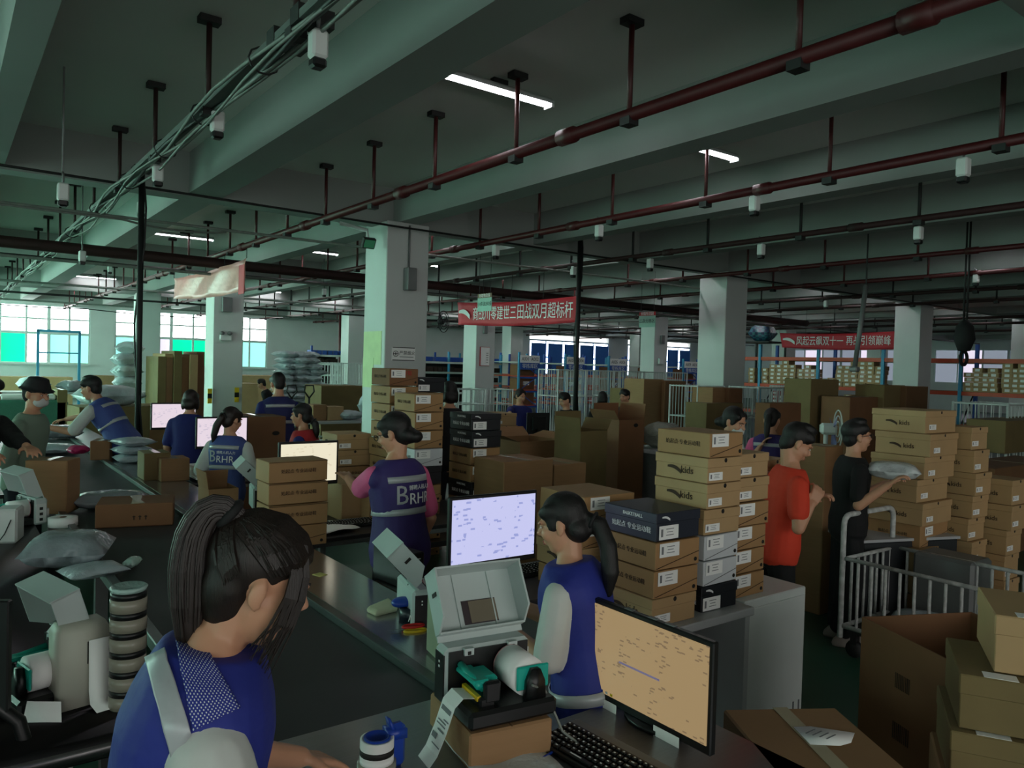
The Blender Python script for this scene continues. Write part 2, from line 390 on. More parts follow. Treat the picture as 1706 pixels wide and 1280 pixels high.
for i, x in enumerate((4.1, 6.95, 9.7, 12.4, 15.1, 18, 20.6, 23.3, 26, 28.7, 33, 37, 42)):
    for j, y in enumerate((5.83, 11.5, 17.2, 23, 28.6, 34)):
        if (i, j) in ((2, 0), (0, 1), (3, 0), (5, 0), (4, 1)): continue
        lab = 'lit tube lamp, %s one deep in the %s row counted from the conveyor' % (NTH[j], NTH[i])
        if (i, j) == (0, 0): lab = 'large bright tube lamp nearest the camera, over the red sprinkler pipe'
        elif (i, j) == (1, 0): lab = 'bright tube lamp seen end-on, right of the first ceiling beam'
        elif (i, j) == (0, 2): lab = 'dim lilac tube lamp on the left beyond the dark pole'
        g = None if (i, j) in ((0, 0), (1, 0), (0, 2)) else 'rows of tube lamps far under the ceiling'
        if first:
            lamp0.location = (x, y, CEIL - .13); lamp0['label'] = lab; first = False
            del lamp0['group']
        else:
            q = dup(lamp0, (x, y, CEIL - .13), 0, lab)
            if g: q['group'] = g
# track spotlights that hang from the pipes
spot0 = None
def spot(px, py, X, word, dark=False, k=0):
    global spot0
    p = at_x(px, py, X)
    if min(abs(X - q_) for q_ in (1.72, 4.17, 6.95, 9.5, 12.4, 15.1, 17.9)) > .1 or p.z < 3.4:
        r_ = dup(spot0, p, k, word); MB().tube([(0, .04, .2), (0, .04, CEIL - p.z)], .01, n=5).build('rod', grey_metal, r_); return
    lab = word
    if spot0 is None:
        spot0 = thing('hanging_sensor', lab, 'spotlight', p)
        MB().box((0, 0, .01), (.095, .095, .16), ch=.014).build('housing', white_pl, spot0)
        MB().box((0, 0, -.095), (.085, .085, .06), ch=.014).build('lens_hood', black_pl, spot0)
        MB().tube([(0, 0, .08), (0, .0, .16), (0, .04, .20)], .012, n=6).build('bracket', grey_metal, spot0)
        spot0.name = 'spotlight'; return
    dup(spot0, p, k, lab)
spot(530, 78, 1.72, 'white hanging spotlight nearest the camera, under the cable run at the top')
spot(362, 205, 1.72, 'white hanging spotlight second along the cable run')
spot(263, 291, 1.72, 'small white hanging spotlight third along the cable run')
spot(105, 322, .9, 'dark hooded spotlight at the far left below the black cable')
spot(235, 347, 2.2, 'small pale spotlight just right of the dark pole top')
spot(137, 428, 1.72, 'pale spotlight far left under the dark red duct')
spot(998, 386, 6.95, 'white spotlight hanging under the second sprinkler pipe, left of the others there')
spot(1257, 341, 6.95, 'white spotlight hanging under the middle of the second sprinkler pipe')
spot(1605, 281, 6.95, 'pale spotlight hanging under the second sprinkler pipe at the right')
spot(1530, 390, 9.5, 'dark-sided spotlight hanging under the third sprinkler pipe at the right')
spot(1268, 417, 9.5, 'white spotlight hanging under the third sprinkler pipe over the right column')
spot(826, 419, 6.9, 'pale spotlight right of the near column top')
spot(955, 452, 9.5, 'pale spotlight left of the central dark pole')
spot(1083, 440, 9.5, 'white spotlight right of the central dark pole')
spot(1626, 465, 15.1, 'white spotlight hanging at the far right under a red pipe')
spot(1376, 507, 17.9, 'small grey spotlight over the red banner on the right')
spot(183, 448, 3.2, 'small dark spotlight between the pole and the window wall')
spot(540, 487, 8.0, 'small black-and-white spotlight left of the near column')
# ================================================================== shoe boxes and cartons
ORD = ['topmost', 'second from top', 'third from top', 'fourth from top', 'fifth from top', 'sixth from top', 'seventh from top', 'eighth from top', 'ninth from top', 'tenth from top', 'eleventh from top', 'lowest']
BL, BW, BH = .33, .29, .125
_lab = {}
def sticker(w, h, seed=0):
    mb = MB().box((0, 0, 0), (w, .0015, h), paper)
    mb.box((-w * .36, -.001, 0), (w * .10, .001, h * .55), ink_grey)
    for i in range(3): mb.box((w * .05, -.001, h * (.25 - .22 * i)), (w * (.4 - .1 * (i % 2)), .001, h * .05), ink_grey)
    return mb.mesh('sticker')
ST_BIG, ST_SM = sticker(.125, .062), sticker(.10, .038)
def swoosh_mesh(m, s):
    mb = MB(); top = []; bot = []
    for i in range(9):
        u = i / 8; top.append((-.5 + u, .0, .22 * math.sin(u * PI * .8) + .12 - .35 * u)); bot.append((-.5 + u, .0, .22 * math.sin(u * PI * .8) * .45 + .0 - .35 * u + .12 * (1 - u) * u))
    ring = [(x * s, -.001, z * s) for x, y, z in top] + [(x * s, -.001, z * s) for x, y, z in bot[::-1]]
    n = len(ring); mb.add(ring + [(x, .001, z) for x, y, z in ring], [tuple(range(n))] + [tuple(range(n, 2 * n))[::-1]] + [(i, (i + 1) % n, n + (i + 1) % n, n + i) for i in range(n)], m)
    return mb.mesh('swoosh')
SW_W, SW_K, SW_WS = swoosh_mesh(white_ink, .05), swoosh_mesh(ink_brown, .085), swoosh_mesh(white_ink, .62)
def shoebox(kind, L=BL, Wd_=BW, h=BH, rich=True):
    """origin at the middle of the base; labelled end faces -Y, long side faces -X"""
    M = {'drawer': kraft, 'lid': kraft2, 'black': blackbox, 'navy': navybox, 'white': whitebox, 'red': redbox, 'side': kraft, 'redtext': card_r}[kind]
    t = thing('shoe_box', '-', 'shoe box')
    MB().box((0, 0, h * .5 - .002), (Wd_ - .004, L - .004, h - .006), M, ch=.003).build('body', None, t)
    ye = -L / 2; xs = -Wd_ / 2
    S = (PI / 2, 0, -PI / 2)
    if kind in ('drawer', 'white', 'redtext'):
        put(ST_BIG, 'label', t, (-Wd_ * .2, ye - .001, h * .68))
        fl = MB(); dv = ink_brown if kind != 'white' else ink_grey
        a = Vector((-Wd_ * .47, ye, h * .06)); b = Vector((Wd_ * .47, ye, h * .48)); d = (b - a)
        fl.tube([a, b], .0016, dv, n=4); fl.build('flap_seam', None, t)
        MB().lathe([(.0095, -.001), (.0095, .001)], n=10, M=Matrix.Translation((Wd_ * .40, ye, h * .2)) @ Matrix.Rotation(PI / 2, 4, 'X')).build('thumb_hole', ink, t)
        if rich: text('始起点·专业运动鞋', .026, ink_brown if kind != 'white' else ink_grey, t, (xs + .001, 0, h * .5), S)
        if kind == 'redtext':
            text('超值好鞋', .04, red_ink, t, (-.01, ye - .0005, h * .7))
    elif kind in ('lid', 'black', 'navy', 'red'):
        MB().box((0, 0, h - .024), (Wd_ + .004, L + .004, .046), M, ch=.003).build('lid', None, t)
        put(ST_SM if kind == 'lid' else ST_BIG, 'label', t, (-Wd_ * (.27 if kind == 'lid' else .22), ye - .001, h * (.28 if kind == 'lid' else .30)))
        if kind == 'lid':
            MB().lathe([(0.011, -.001), (.011, .001)], n=10, M=Matrix.Translation((0, ye - .002, h - .014)) @ Matrix.Rotation(PI / 2, 4, 'X')).build('thumb_notch', ink, t)
            if rich:
                o = put(SW_K, 'swoosh', t, (xs - .002, L * .12, h * .45)); o.rotation_euler = (0, 0, -PI / 2)
                text('kids', .05, ink_brown, t, (xs - .001, -L * .12, h * .42), S)
        else:
            put(SW_W, 'swoosh', t, (-Wd_ * .3, ye - .004, h * .82))
            if rich:
                text('BASKETBALL', .022, white_ink, t, (xs - .003, -.02, h * .8), S)
                text('始起点 专业运动鞋', .03, white_ink, t, (xs - .0005, -.01, h * .36), S)
    elif kind == 'side':
        text('始起点·专业运动鞋', .026, ink_brown, t, (0, ye - .001, h * .5))
        MB().box((0, ye, h * .93), (Wd_ * .99, .003, .003)).build('lid_seam', ink_brown, t)
    return t
PROTO = {}
COLOR = {'drawer': 'brown drawer shoe box', 'lid': 'brown lidded shoe box', 'black': 'black shoe box', 'navy': 'slate-topped shoe box', 'white': 'white shoe box', 'red': 'red shoe box', 'side': 'brown printed shoe box', 'redtext': 'red-lettered shoe box'}
def stack(where, x, y, z0, kinds, dims=(BL, BW, BH), rz=0, jit=.008, group='stacked shoe boxes'):
    """kinds from the bottom up; x, y the middle of the stack"""
    z = z0; n = len(kinds); out = []
    for i, k in enumerate(kinds):
        key = (k, dims); r = random.uniform(-.03, .03)
        lab = '%s, %s of %s' % (COLOR[k], ORD[n - 1 - i] if n > 1 else 'alone', where)
        loc = (x + random.uniform(-jit, jit), y + random.uniform(-jit, jit), z)
        if key not in PROTO:
            o = shoebox(k, *dims); PROTO[key] = o; o.location = loc; o.rotation_euler = (0, 0, rz + r); o['label'] = lab; o['group'] = group
        else: o = dup(PROTO[key], loc, rz + r, lab, group)
        out.append(o); z += dims[2] + .001
    return out
def carton(label, x, y, z, L, Wd_, h, rz=0, m=None, open_top=False, flaps=(), tape=True, marks=None, name='carton', cat='carton', group=None):
    """x, y middle of the base; width along local x, length along local y"""
    m = m or card
    t = thing(name, label, cat, (x, y, z), rz, group); w = .006
    if not open_top:
        MB().box((0, 0, h / 2), (Wd_, L, h), m, ch=.006).build('body', None, t)
        MB().box((0, 0, h + .0006), (.003, L * .99, .0016)).build('top_seam', card_d, t)
        if tape:
            MB().box((0, 0, h + .0022), (.05, L + .002, .001)).build('tape', tape_clear, t)
    else:
        mb = MB().box((0, 0, w / 2), (Wd_, L, w), card_d)
        for s in (-1, 1):
            mb.box((s * (Wd_ / 2 - w / 2), 0, h / 2), (w, L, h), m); mb.box((0, s * (L / 2 - w / 2), h / 2), (Wd_ - 2 * w, w, h), m)
        mb.build('body', None, t)
        for (side, ang, ln) in flaps:
            fm = MB()
            if side in ('l', 'r'):
                s = -1 if side == 'l' else 1
                M = Matrix.Translation((s * Wd_ / 2, 0, h)) @ Matrix.Rotation(s * ang, 4, 'Y')
                fm.box((0, 0, ln / 2), (w * .8, L * .98, ln), m, M=M)
            else:
                s = -1 if side == 'f' else 1
                M = Matrix.Translation((0, s * L / 2, h)) @ Matrix.Rotation(-s * ang, 4, 'X')
                fm.box((0, 0, ln / 2), (Wd_ * .98, w * .8, ln), m, M=M)
            fm.build('flap', None, t)
    if marks:
        for (kind, face, u, v, s) in marks:
            R_, P_ = ((PI / 2, 0, 0), (u, -L / 2 - .0012, v)) if face == 'f' else ((PI / 2, 0, -PI / 2), (-Wd_ / 2 - .0012, -u, v))
            if kind == 'bars':
                mb = MB(); rr = random.Random(3)
                for i in range(9): mb.box((s * (-.5 + i / 8.), 0, 0), (s * rr.uniform(.04, .09), .001, s * .8))
                o = mb.build('barcode', ink_brown, t, P_)
                o.rotation_euler = (0, 0, R_[2])
            elif kind == 'arrows':
                mb = MB()
                for i in range(3):
                    mb.box((s * (i - 1), 0, 0), (s * .22, .001, s * .8)); mb.box((s * (i - 1), 0, s * .2), (s * .5, .001, s * .2))
                o = mb.build('handling_marks', ink_brown, t, P_); o.rotation_euler = (0, 0, R_[2])
            elif kind == 'label':
                o = put(ST_BIG, 'label', t, P_); o.scale = (s, 1, s); o.rotation_euler = (0, 0, R_[2])
            elif kind == 'hole':
                o = MB().ell((0, 0, 0), (s, .001, s * .6), n=10, k=6).build('hand_hole', ink, t, P_); o.rotation_euler = (0, 0, R_[2])
            else:
                text(kind, s, ink_brown, t, P_, R_)
    return t
def carton_px(label, pl, pn, zt, depth, h, **kw):
    """carton whose top edge runs from picture point pl to pn at height zt, reaching `depth` away from the camera"""
    a = at_z(pl[0], pl[1], zt); b = at_z(pn[0], pn[1], zt); e = b - a; e.z = 0
    n = Vector((-e.y, e.x, 0)).normalized()
    if n.dot(Vector((a.x, a.y, 0))) < 0: n = -n
    c = (a + b) / 2 + n * depth / 2
    rz = math.atan2(e.y, e.x)
    return carton(label, c.x, c.y, zt - h, abs(depth), e.length, h, rz, **kw)

# ------------------------------------------------------------------ conveyor
t = thing('conveyor', 'long steel packing conveyor with a dark belt running into the hall', 'conveyor', (0, 0, 0))
Ya, Yb = 2.16, 13.6
MB().box((1.03, (Ya + Yb) / 2, .765), (.66, Yb - Ya, .03)).build('belt', belt_m, t)
for x in (.685, 1.385):
    mb = MB().box((x, (Ya + Yb) / 2, .785), (.045, Yb - Ya, .05), ch=.004)
    mb.build('side_rail', mat('rail_steel', (96, 102, 102), .35, .8, var=.2), t)
MB().box((1.59, (Ya + Yb) / 2, .785), (.35, Yb - Ya, .03), ch=.006).build('side_table', steel, t)
MB().box((1.757, (Ya + Yb) / 2, .75), (.02, Yb - Ya, .09), ch=.004).build('table_lip', steel, t)
MB().tube([(.70, Ya + .05, .72), (1.38, Ya + .05, .72)], .045, n=12).build('roller', grey_metal, t)
for i in range(6):
    y = Ya + .2 + i * 2.2
    for x in (.70, 1.70): MB().box((x, y, .37), (.06, .06, .74)).build('leg', grey_metal, t)
for x in (.70, 1.70): MB().box((x, (Ya + Yb) / 2, .15), (.04, Yb - Ya - .4, .05)).build('stretcher', grey_metal, t)
# left bench with rounded steel corner
t = thing('left_workbench', 'dark steel packing bench along the left of the conveyor', 'bench', (0, 0, 0))
def rrect(x0, y0, x1, y1, r, n=5):
    P = []
    for (cx_, cy_, a0) in ((x1 - r, y0 + r, -PI / 2), (x1 - r, y1 - r, 0), (x0 + r, y1 - r, PI / 2), (x0 + r, y0 + r, PI)):
        for i in range(n + 1): a = a0 + PI / 2 * i / n; P.append((cx_ + r * math.cos(a), cy_ + r * math.sin(a)))
    return P
dk_steel = mat('dark_steel', (52, 50, 52), .3, .8, var=.2)
P = rrect(-.75, 2.45, .50, 6.3, .07)
MB().loft([[(x, y, z) for x, y in P] for z in (.73, .79)]).build('bench_top', dk_steel, t)
P2 = rrect(-.752, 2.448, .502, 6.302, .072)
MB().loft([[(x, y, z) for x, y in P2] for z in (.735, .775)]).build('edge_band', mat('edge_steel', (120, 118, 120), .25, .9, var=.2), t)
for x in (-.68, .42):
    for y in (2.55, 4.4, 6.2): MB().box((x, y, .365), (.05, .05, .73)).build('leg', dark_iron, t)
t = thing('left_shelf', 'narrow dark shelf left of the far half of the conveyor', 'shelf', (0, 0, 0))
MB().box((.25, 10.2, .775), (.8, 6.2, .03)).build('board', dk_steel, t)
for x in (-.1, .6):
    for y in (7.2, 10.2, 13.2): MB().box((x, y, .38), (.05, .05, .76)).build('leg', dark_iron, t)
# near packing desk at the end of the belt
t = thing('near_packing_desk', 'grey steel packing desk in the foreground across the belt end', 'desk', (0, 0, 0))
MB().loft([[(x, y, z) for x, y in ((.47, .92), (1.95, .92), (1.95, 1.80), (1.56, 1.80), (1.56, 2.14), (.47, 2.14))] for z in (.77, .80)]).build('desk_top', mat('desk_steel', (150, 152, 155), .32, .75, var=.12, scale=5, stretch=(1, 30, 1)), t)
MB().box((1.21, .925, .76), (1.48, .02, .07)).build('apron', steel, t)
for x, ys_ in ((.52, (.98, 2.06)), (1.90, (.98, 1.74)), (1.50, (2.06,))):
    for y in ys_: MB().box((x, y, .385), (.05, .05, .77)).build('leg', grey_metal, t)
# work desks to the right of the conveyor, one per packing station
desk_t = mat('dark_laminate', (46, 44, 46), .35, var=.12)
def station(label, y0, y1, x1=3.0, z=.78):
    t = thing('packing_desk', label, 'desk', (0, 0, 0))
    MB().box(((1.80 + x1) / 2, (y0 + y1) / 2, z - .015), (x1 - 1.80, y1 - y0, .03), ch=.005).build('desk_top', desk_t, t)
    MB().box(((1.80 + x1) / 2, y0 + .01, z - .03), (x1 - 1.80, .018, .05)).build('front_edge', steel, t)
    for x in (1.86, x1 - .06):
        for y in (y0 + .06, y1 - .06): MB().box((x, y, (z - .03) / 2), (.045, .045, z - .03)).build('leg', grey_metal, t)
    return t
station('dark packing desk under the lilac-lit monitor', 2.86, 3.55, 2.55)
station('dark packing desk behind the pink-sleeved woman', 4.55, 5.25)
station('dark packing desk by the woman with long brown ponytail', 7.05, 7.8, 2.9)
station('dark packing desk in front of the person in plain blue', 9.0, 9.7, 2.9)

# ------------------------------------------------------------------ white desk with the big shoe box stacks
ZT = .75
yd = at_z(1258, 1012, ZT).y
xd = at_z(1258, 1012, ZT).x
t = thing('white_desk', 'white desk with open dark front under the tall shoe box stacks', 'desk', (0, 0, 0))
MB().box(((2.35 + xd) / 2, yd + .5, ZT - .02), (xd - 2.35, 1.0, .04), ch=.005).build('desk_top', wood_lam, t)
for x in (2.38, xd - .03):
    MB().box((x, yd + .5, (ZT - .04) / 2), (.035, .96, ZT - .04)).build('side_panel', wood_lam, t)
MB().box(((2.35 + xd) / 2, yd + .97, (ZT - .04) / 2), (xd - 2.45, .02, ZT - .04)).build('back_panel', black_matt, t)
p = at_z(1343, 977, ZT)
t = thing('white_cabinet', 'plain white cabinet beside the man in orange', 'cabinet', (0, 0, 0))
xc0, xc1 = xd + .03, p.x
MB().box(((xc0 + xc1) / 2, p.y + .45, ZT / 2), (xc1 - xc0, .9, ZT), ch=.006).build('body', white_pl, t)
MB().box(((xc0 + xc1) / 2, p.y - .004, ZT / 2), (xc1 - xc0 - .04, .012, ZT - .08), ch=.003).build('door', white_pl, t)
for i in range(2): MB().box((xc1 - .05 - i * .05, p.y - .012, .12), (.008, .004, .05)).build('scratch', ink_grey, t)
def by_px(px, py, Y): return at_y(px, py, Y).x
# S1 near-left stack: left-front corner at px 1092
x = by_px(1092, 935, yd + .05)
D1 = (.33, .29, .128)
stack('the stack with the slate box', x + .145, yd + .05 + .165, ZT, ['lid', 'drawer', 'drawer', 'navy'], D1)
x5 = by_px(974, 830, yd + .50)
D5 = (.36, .34, .13)
stack('the stack left behind the slate box', x5 + .17, yd + .50 + .18, ZT, ['drawer', 'lid', 'drawer', 'drawer'], D5)
x2 = by_px(1176, 850, yd + .08)
D2 = (.33, .26, .122)
stack('the tallest stack on the white desk', x2 + .13, yd + .08 + .165, ZT, ['black', 'white', 'white', 'lid', 'lid', 'lid', 'drawer'], D2)
x3 = by_px(1282, 850, p.y + .04)
stack('the cabinet stack right of the tallest', x3 - .13, p.y + .05 + .165, ZT, ['drawer', 'drawer', 'drawer', 'drawer', 'lid', 'lid'], D2)
x4 = by_px(1309, 850, p.y + .50)
stack('the rear stack by the orange man', x4 - .13, p.y + .48 + .165, ZT, ['drawer', 'lid', 'drawer', 'lid', 'lid'], D2)

# ------------------------------------------------------------------ stacks behind the pink-sleeved woman
bx = thing('low_bench', 'low dark bench under the shoe box stacks behind the pink-sleeved woman', 'bench', (0, 0, 0))
MB().box((3.35, 5.65, .55), (1.5, 1.5, .04)).build('bench_top', desk_t, bx)
for x in (2.68, 4.0):
    for y in (5.0, 6.3): MB().box((x, y, .265), (.05, .05, .53)).build('leg', grey_metal, bx)
Y6 = 5.0
x6 = by_px(691, 700, Y6)
stack('the stack behind the pink sleeve', x6 + .125, Y6 + .165, .571, ['drawer', 'redtext', 'drawer', 'black', 'white', 'drawer', 'drawer', 'drawer'], (.33, .25, .137))
Y7 = 5.45
x7 = by_px(650, 640, Y7)
stack('the stack against the near column', x7 + .13, Y7 + .165, .571, ['drawer', 'drawer', 'lid', 'drawer', 'drawer', 'drawer', 'drawer', 'drawer', 'redtext'], (.33, .26, .142))
Y8 = 5.0
x8 = by_px(786, 730, Y8)
stack('the dark-topped stack by the black boxes', x8 + .14, Y8 + .165, .571, ['drawer', 'drawer', 'black', 'drawer', 'drawer', 'black', 'black'], (.33, .28, .134))
x = by_px(696, 660, 6.5)
stack('the tall rear stack topped black', x + .15, 6.7, 0, ['drawer', 'lid', 'drawer', 'lid', 'drawer', 'drawer', 'lid', 'drawer', 'drawer', 'lid', 'drawer', 'black'], (.33, .33, .146))
# ================================================================== screens, keyboards, printers
def screen_mat(name, rgb, ink_rgb, strength=1.0, sx=26, rows=95, thr=.60):
    m = bpy.data.materials.new(name); m.use_nodes = True; nt = m.node_tree; N = nt.nodes; L = nt.links
    b = N['Principled BSDF']; b.inputs['Base Color'].default_value = (.01, .01, .01, 1); b.inputs['Roughness'].default_value = .35
    tc = N.new('ShaderNodeTexCoord'); mp = N.new('ShaderNodeMapping'); L.new(tc.outputs['Object'], mp.inputs[0]); mp.inputs['Scale'].default_value = (sx, 1, rows)
    vo = N.new('ShaderNodeTexVoronoi'); vo.inputs['Scale'].default_value = 1; vo.distance = 'CHEBYCHEV'; L.new(mp.outputs[0], vo.inputs['Vector'])
    n2 = N.new('ShaderNodeTexNoise'); n2.inputs['Scale'].default_value = 9; L.new(tc.outputs['Object'], n2.inputs['Vector'])
    lt = N.new('ShaderNodeMath'); lt.operation = 'LESS_THAN'; lt.inputs[1].default_value = .26; L.new(vo.outputs['Distance'], lt.inputs[0])
    gt = N.new('ShaderNodeMath'); gt.operation = 'GREATER_THAN'; gt.inputs[1].default_value = thr - .05; L.new(n2.outputs['Fac'], gt.inputs[0])
    mu = N.new('ShaderNodeMath'); mu.operation = 'MULTIPLY'; L.new(lt.outputs[0], mu.inputs[0]); L.new(gt.outputs[0], mu.inputs[1])
    mx = N.new('ShaderNodeMix'); mx.data_type = 'RGBA'; mx.inputs[6].default_value = lin(rgb); mx.inputs[7].default_value = lin(ink_rgb); L.new(mu.outputs[0], mx.inputs['Factor'])
    L.new(mx.outputs[2], b.inputs['Emission Color']); b.inputs['Emission Strength'].default_value = strength
    return m
scr_tan = screen_mat('tan_screen', (186, 158, 114), (146, 122, 92), .44, 34, 120, .58)
scr_lilac = screen_mat('lilac_screen', (206, 208, 250), (160, 168, 224), .60, 22, 60, .56)
scr_warm = screen_mat('warm_white_screen', (242, 234, 206), (226, 214, 184), .62)
scr_pink = screen_mat('pinkish_screen', (236, 220, 232), (200, 190, 210), .62)
scr_bar = mat('screen_selection', (112, 104, 132), .4, var=0, emit=.42)
def monitor(label, x, y, z, rz, w=.50, h=.30, scr=None, desk=None, extra=None):
    """z = bottom edge of the frame; faces -Y before turning; desk = height of the desk top"""
    t = thing('computer_monitor', label, 'monitor', (x, y, desk if desk is not None else z), rz)
    o = z - (desk if desk is not None else z)
    MB().box((0, .012, o + h / 2), (w, .024, h), ch=.004).build('frame', black_pl, t)
    MB().box((0, .045, o + h * .5), (w * .62, .05, h * .62), ch=.015).build('back_cover', black_pl, t)
    if scr: MB().box((0, -.0015, o + h / 2 + .006), (w - .028, .003, h - .042)).build('screen', scr, t)
    if extra: extra(t, o)
    MB().box((0, .06, o * .5 + .03), (.06, .025, o + .14)).build('stand', black_pl, t)
    MB().loft([[(.12 * math.cos(a), .07 + .09 * math.sin(a), zz) for a in [2 * PI * k / 16 for k in range(16)]] for zz in (.0015, .014)]).build('base', black_pl, t)
    return t
def keyboard(label, x, y, z, rz, cat='keyboard'):
    t = thing('keyboard', label, cat, (x, y, z), rz)
    M = Matrix.Rotation(.10, 4, 'X')
    MB().box((0, 0, .012), (.45, .145, .018), M=M, ch=.004).build('case', black_pl, t)
    MB().box((0, .086, .014), (.45, .03, .004), M=M).build('trim', grey_metal, t)
    km = {}
    for r in range(6):
        xx = -.215
        ws = ([1] * 22 if r == 5 else [1] * 13 + [1.6] + [1] * 7 if r in (3, 4) else [1.5] + [1] * 12 + [1.6] + [1] * 6 if r == 2 else [2] + [1] * 11 + [1.8] + [1] * 6 if r == 1 else [1.3, 1.2, 1.3, 6, 1.3, 1.2, 1.2] + [1] * 7)
        u = .43 / sum(ws)
        for w_ in ws:
            k = round(w_ * u - .004, 4)
            if k not in km: km[k] = MB().box((0, 0, .004), (k, .015, .008), black_pl, ch=.0025).box((0, .0, .0083), (k * .35, .004, .0004), white_ink).mesh('key')
            o = put(km[k], 'key', t, M @ Vector((xx + w_ * u / 2, -.056 + r * .0215, .021))); o.rotation_euler = (.10, 0, 0); xx += w_ * u
    return t
def label_printer(label, x, y, z, rz, lid=.62, roll=True, strip=False, cat='printer'):
    """electronics box along local x with LED end at -x; open media side faces -Y; lid hinged on top, tipped back"""
    t = thing('label_printer', label, cat, (x, y, z), rz)
    MB().box((0, .04, .085), (.28, .08, .17), ch=.012).build('housing', grey_pl, t)
    b = MB().box((0, -.001, .084), (.262, .004, .155), black_pl); b.build('inner_wall', None, t)
    e = MB().box((-.1405, .04, .08), (.004, .06, .14), black_pl)
    for k in (0, 1): e.box((-.143, .04, .125 - .014 * k), (.002, .006, .006), white_ink)
    e.build('led_panel', None, t)
    e = MB().box((.1405, .04, .075), (.004, .06, .12), white_pl)
    for k in range(3): e.box((.143, .04, .035 + .035 * k), (.003, .02, .018), ink)
    e.build('port_panel', None, t)
    MB().box((0, -.085, .025), (.28, .17, .05), ch=.01).build('base', black_pl, t)
    # lid: open tray whose floor turns away from the hinge
    M = Matrix.Translation((0, .055, .172)) @ Matrix.Rotation(-lid, 4, 'X')
    lm = MB(); th = .006; W_, H_, D_ = .285, .20, .085
    lm.box((0, 0, H_ / 2), (W_, th, H_), grey_pl, M=M)
    for s in (-1, 1):
        lm.loft([[(s * W_ / 2 + q, 0, 0.02) , (s * W_ / 2 + q, -D_ * .35, .02), (s * W_ / 2 + q, -D_, .06), (s * W_ / 2 + q, -D_, H_), (s * W_ / 2 + q, 0, H_)] for q in (-th / 2, th / 2)], grey_pl, M=M)
        lm.f, lm.sm = lm.f, [False] * len(lm.f)
    lm.box((0, -D_ / 2, H_), (W_ + th, D_ + th, th), grey_pl, M=M)
    lm.box((0, -D_ * .2, .02), (W_, D_ * .4, th), grey_pl, M=M)
    for s in (-.06, .06): lm.box((s, -.005, .11), (.004, .008, .17), grey_pl, M=M)
    lid_o = lm.build('lid', None, t)
    wm = MB().box((.012, -.0045, .075), (.115, .003, .072), mat('lid_window_frame', (58, 48, 52), .4), M=M).box((.022, -.0065, .075), (.092, .003, .066), mat('lid_window', (120, 112, 96), .15), M=M)
    wm.build('window', None, lid_o)
    wm = MB().box((.0, .0045, .08), (.115, .003, .08), black_pl, M=M); wm.build('window_back', None, lid_o)
    sl = MB()
    sl.box((-W_ / 2 - .004, -.05, .13), (.003, .03, .012), ink, M=M); sl.build('side_slot', None, lid_o)
    for s in (-.07, .075):
        MB().box((s, -.006, .158), (.03, .012, .02), grey_pl).box((s, -.013, .155), (.01, .003, .01), ink).build('hinge', None, t)
    # media works
    hd = MB().box((-.05, -.06, .095), (.06, .09, .045), teal_pl, ch=.01).tube([(-.095, -.008, .125), (-.095, -.13, .105)], .011, teal_pl, n=8)
    hd.box((-.085, -.065, .112), (.05, .12, .014), teal_pl, ch=.004).build('print_head', None, t)
    MB().box((-.092, -.075, .068), (.012, .10, .014)).build('ribbon_strip', yellow_pl, t)
    MB().box((-.07, -.075, .058), (.05, .125, .03), ch=.006).box((-.055, -.13, .085), (.05, .02, .06), ch=.006).build('head_mount', black_pl, t)
    if roll:
        R = Matrix.Translation((.065, -.012, .105)) @ Matrix.Rotation(PI / 2, 4, 'X')
        rl = MB().lathe([(.018, .0), (.056, .0), (.056, .004)], mat('pink_roll_edge', (216, 150, 156), .6), n=24, M=R).lathe([(.056, .004), (.056, .112), (.018, .112)], paper, n=24, M=R)
        rl.build('label_roll', None, t)
        MB().lathe([(.017, -.002), (.019, .118)], card_d, n=14, M=R).build('roll_core', None, t)
        MB().box((.075, -.132, .105), (.105, .008, .068), ch=.012).build('roll_guide', teal_pl, t)
        MB().loft([[(.075 + dx, -.145 + dy, z_) for dx, dy in ((-w_, -.012), (w_, -.012), (w_, .012), (-w_, .012))] for w_, z_ in ((.032, .04), (.028, .10), (.012, .135))]).build('guide_post', black_pl, t)
    if strip:
        pts = [(-.10, .066), (-.135, .072), (-.16, .05), (-.185, -.02), (-.21, -.075), (-.235, -.105), (-.29, -.108)]
        top = [(a, -.115, b_) for a, b_ in pts]; bot = [(a, -.035, b_) for a, b_ in pts]
        mb = MB(); n = len(pts)
        mb.add(top + bot, [(i, i + 1, n + i + 1, n + i) for i in range(n - 1)], paper)
        o = mb.build('printed_label_strip', None, t); sol = o.modifiers.new('s', 'SOLIDIFY'); sol.thickness = .0006
        pm = MB()
        a = Vector((-.16, -.075, .05)); b2 = Vector((-.21, -.075, -.075)); dr = (b2 - a).normalized(); nn = Vector((-dr.z, 0, dr.x)).normalized()
        if nn.x > 0: nn = -nn
        X_ = Vector((0, 1, 0)); Mx = Matrix((X_, dr, nn)).transposed().to_4x4()
        for (u, v, w_, h_) in ((-.0, .02, .06, .012), (-.02, .045, .03, .003), (0, .053, .05, .003), (.0, .062, .055, .003), (-.01, .075, .04, .004), (.015, .095, .03, .014), (-.01, .115, .05, .003)):
            pm.box((u, 0, 0), (w_, h_, .0006), ink_grey, M=Matrix.Translation(a + dr * v + nn * .001) @ Mx)
        pm.build('label_print', None, o)
    return t

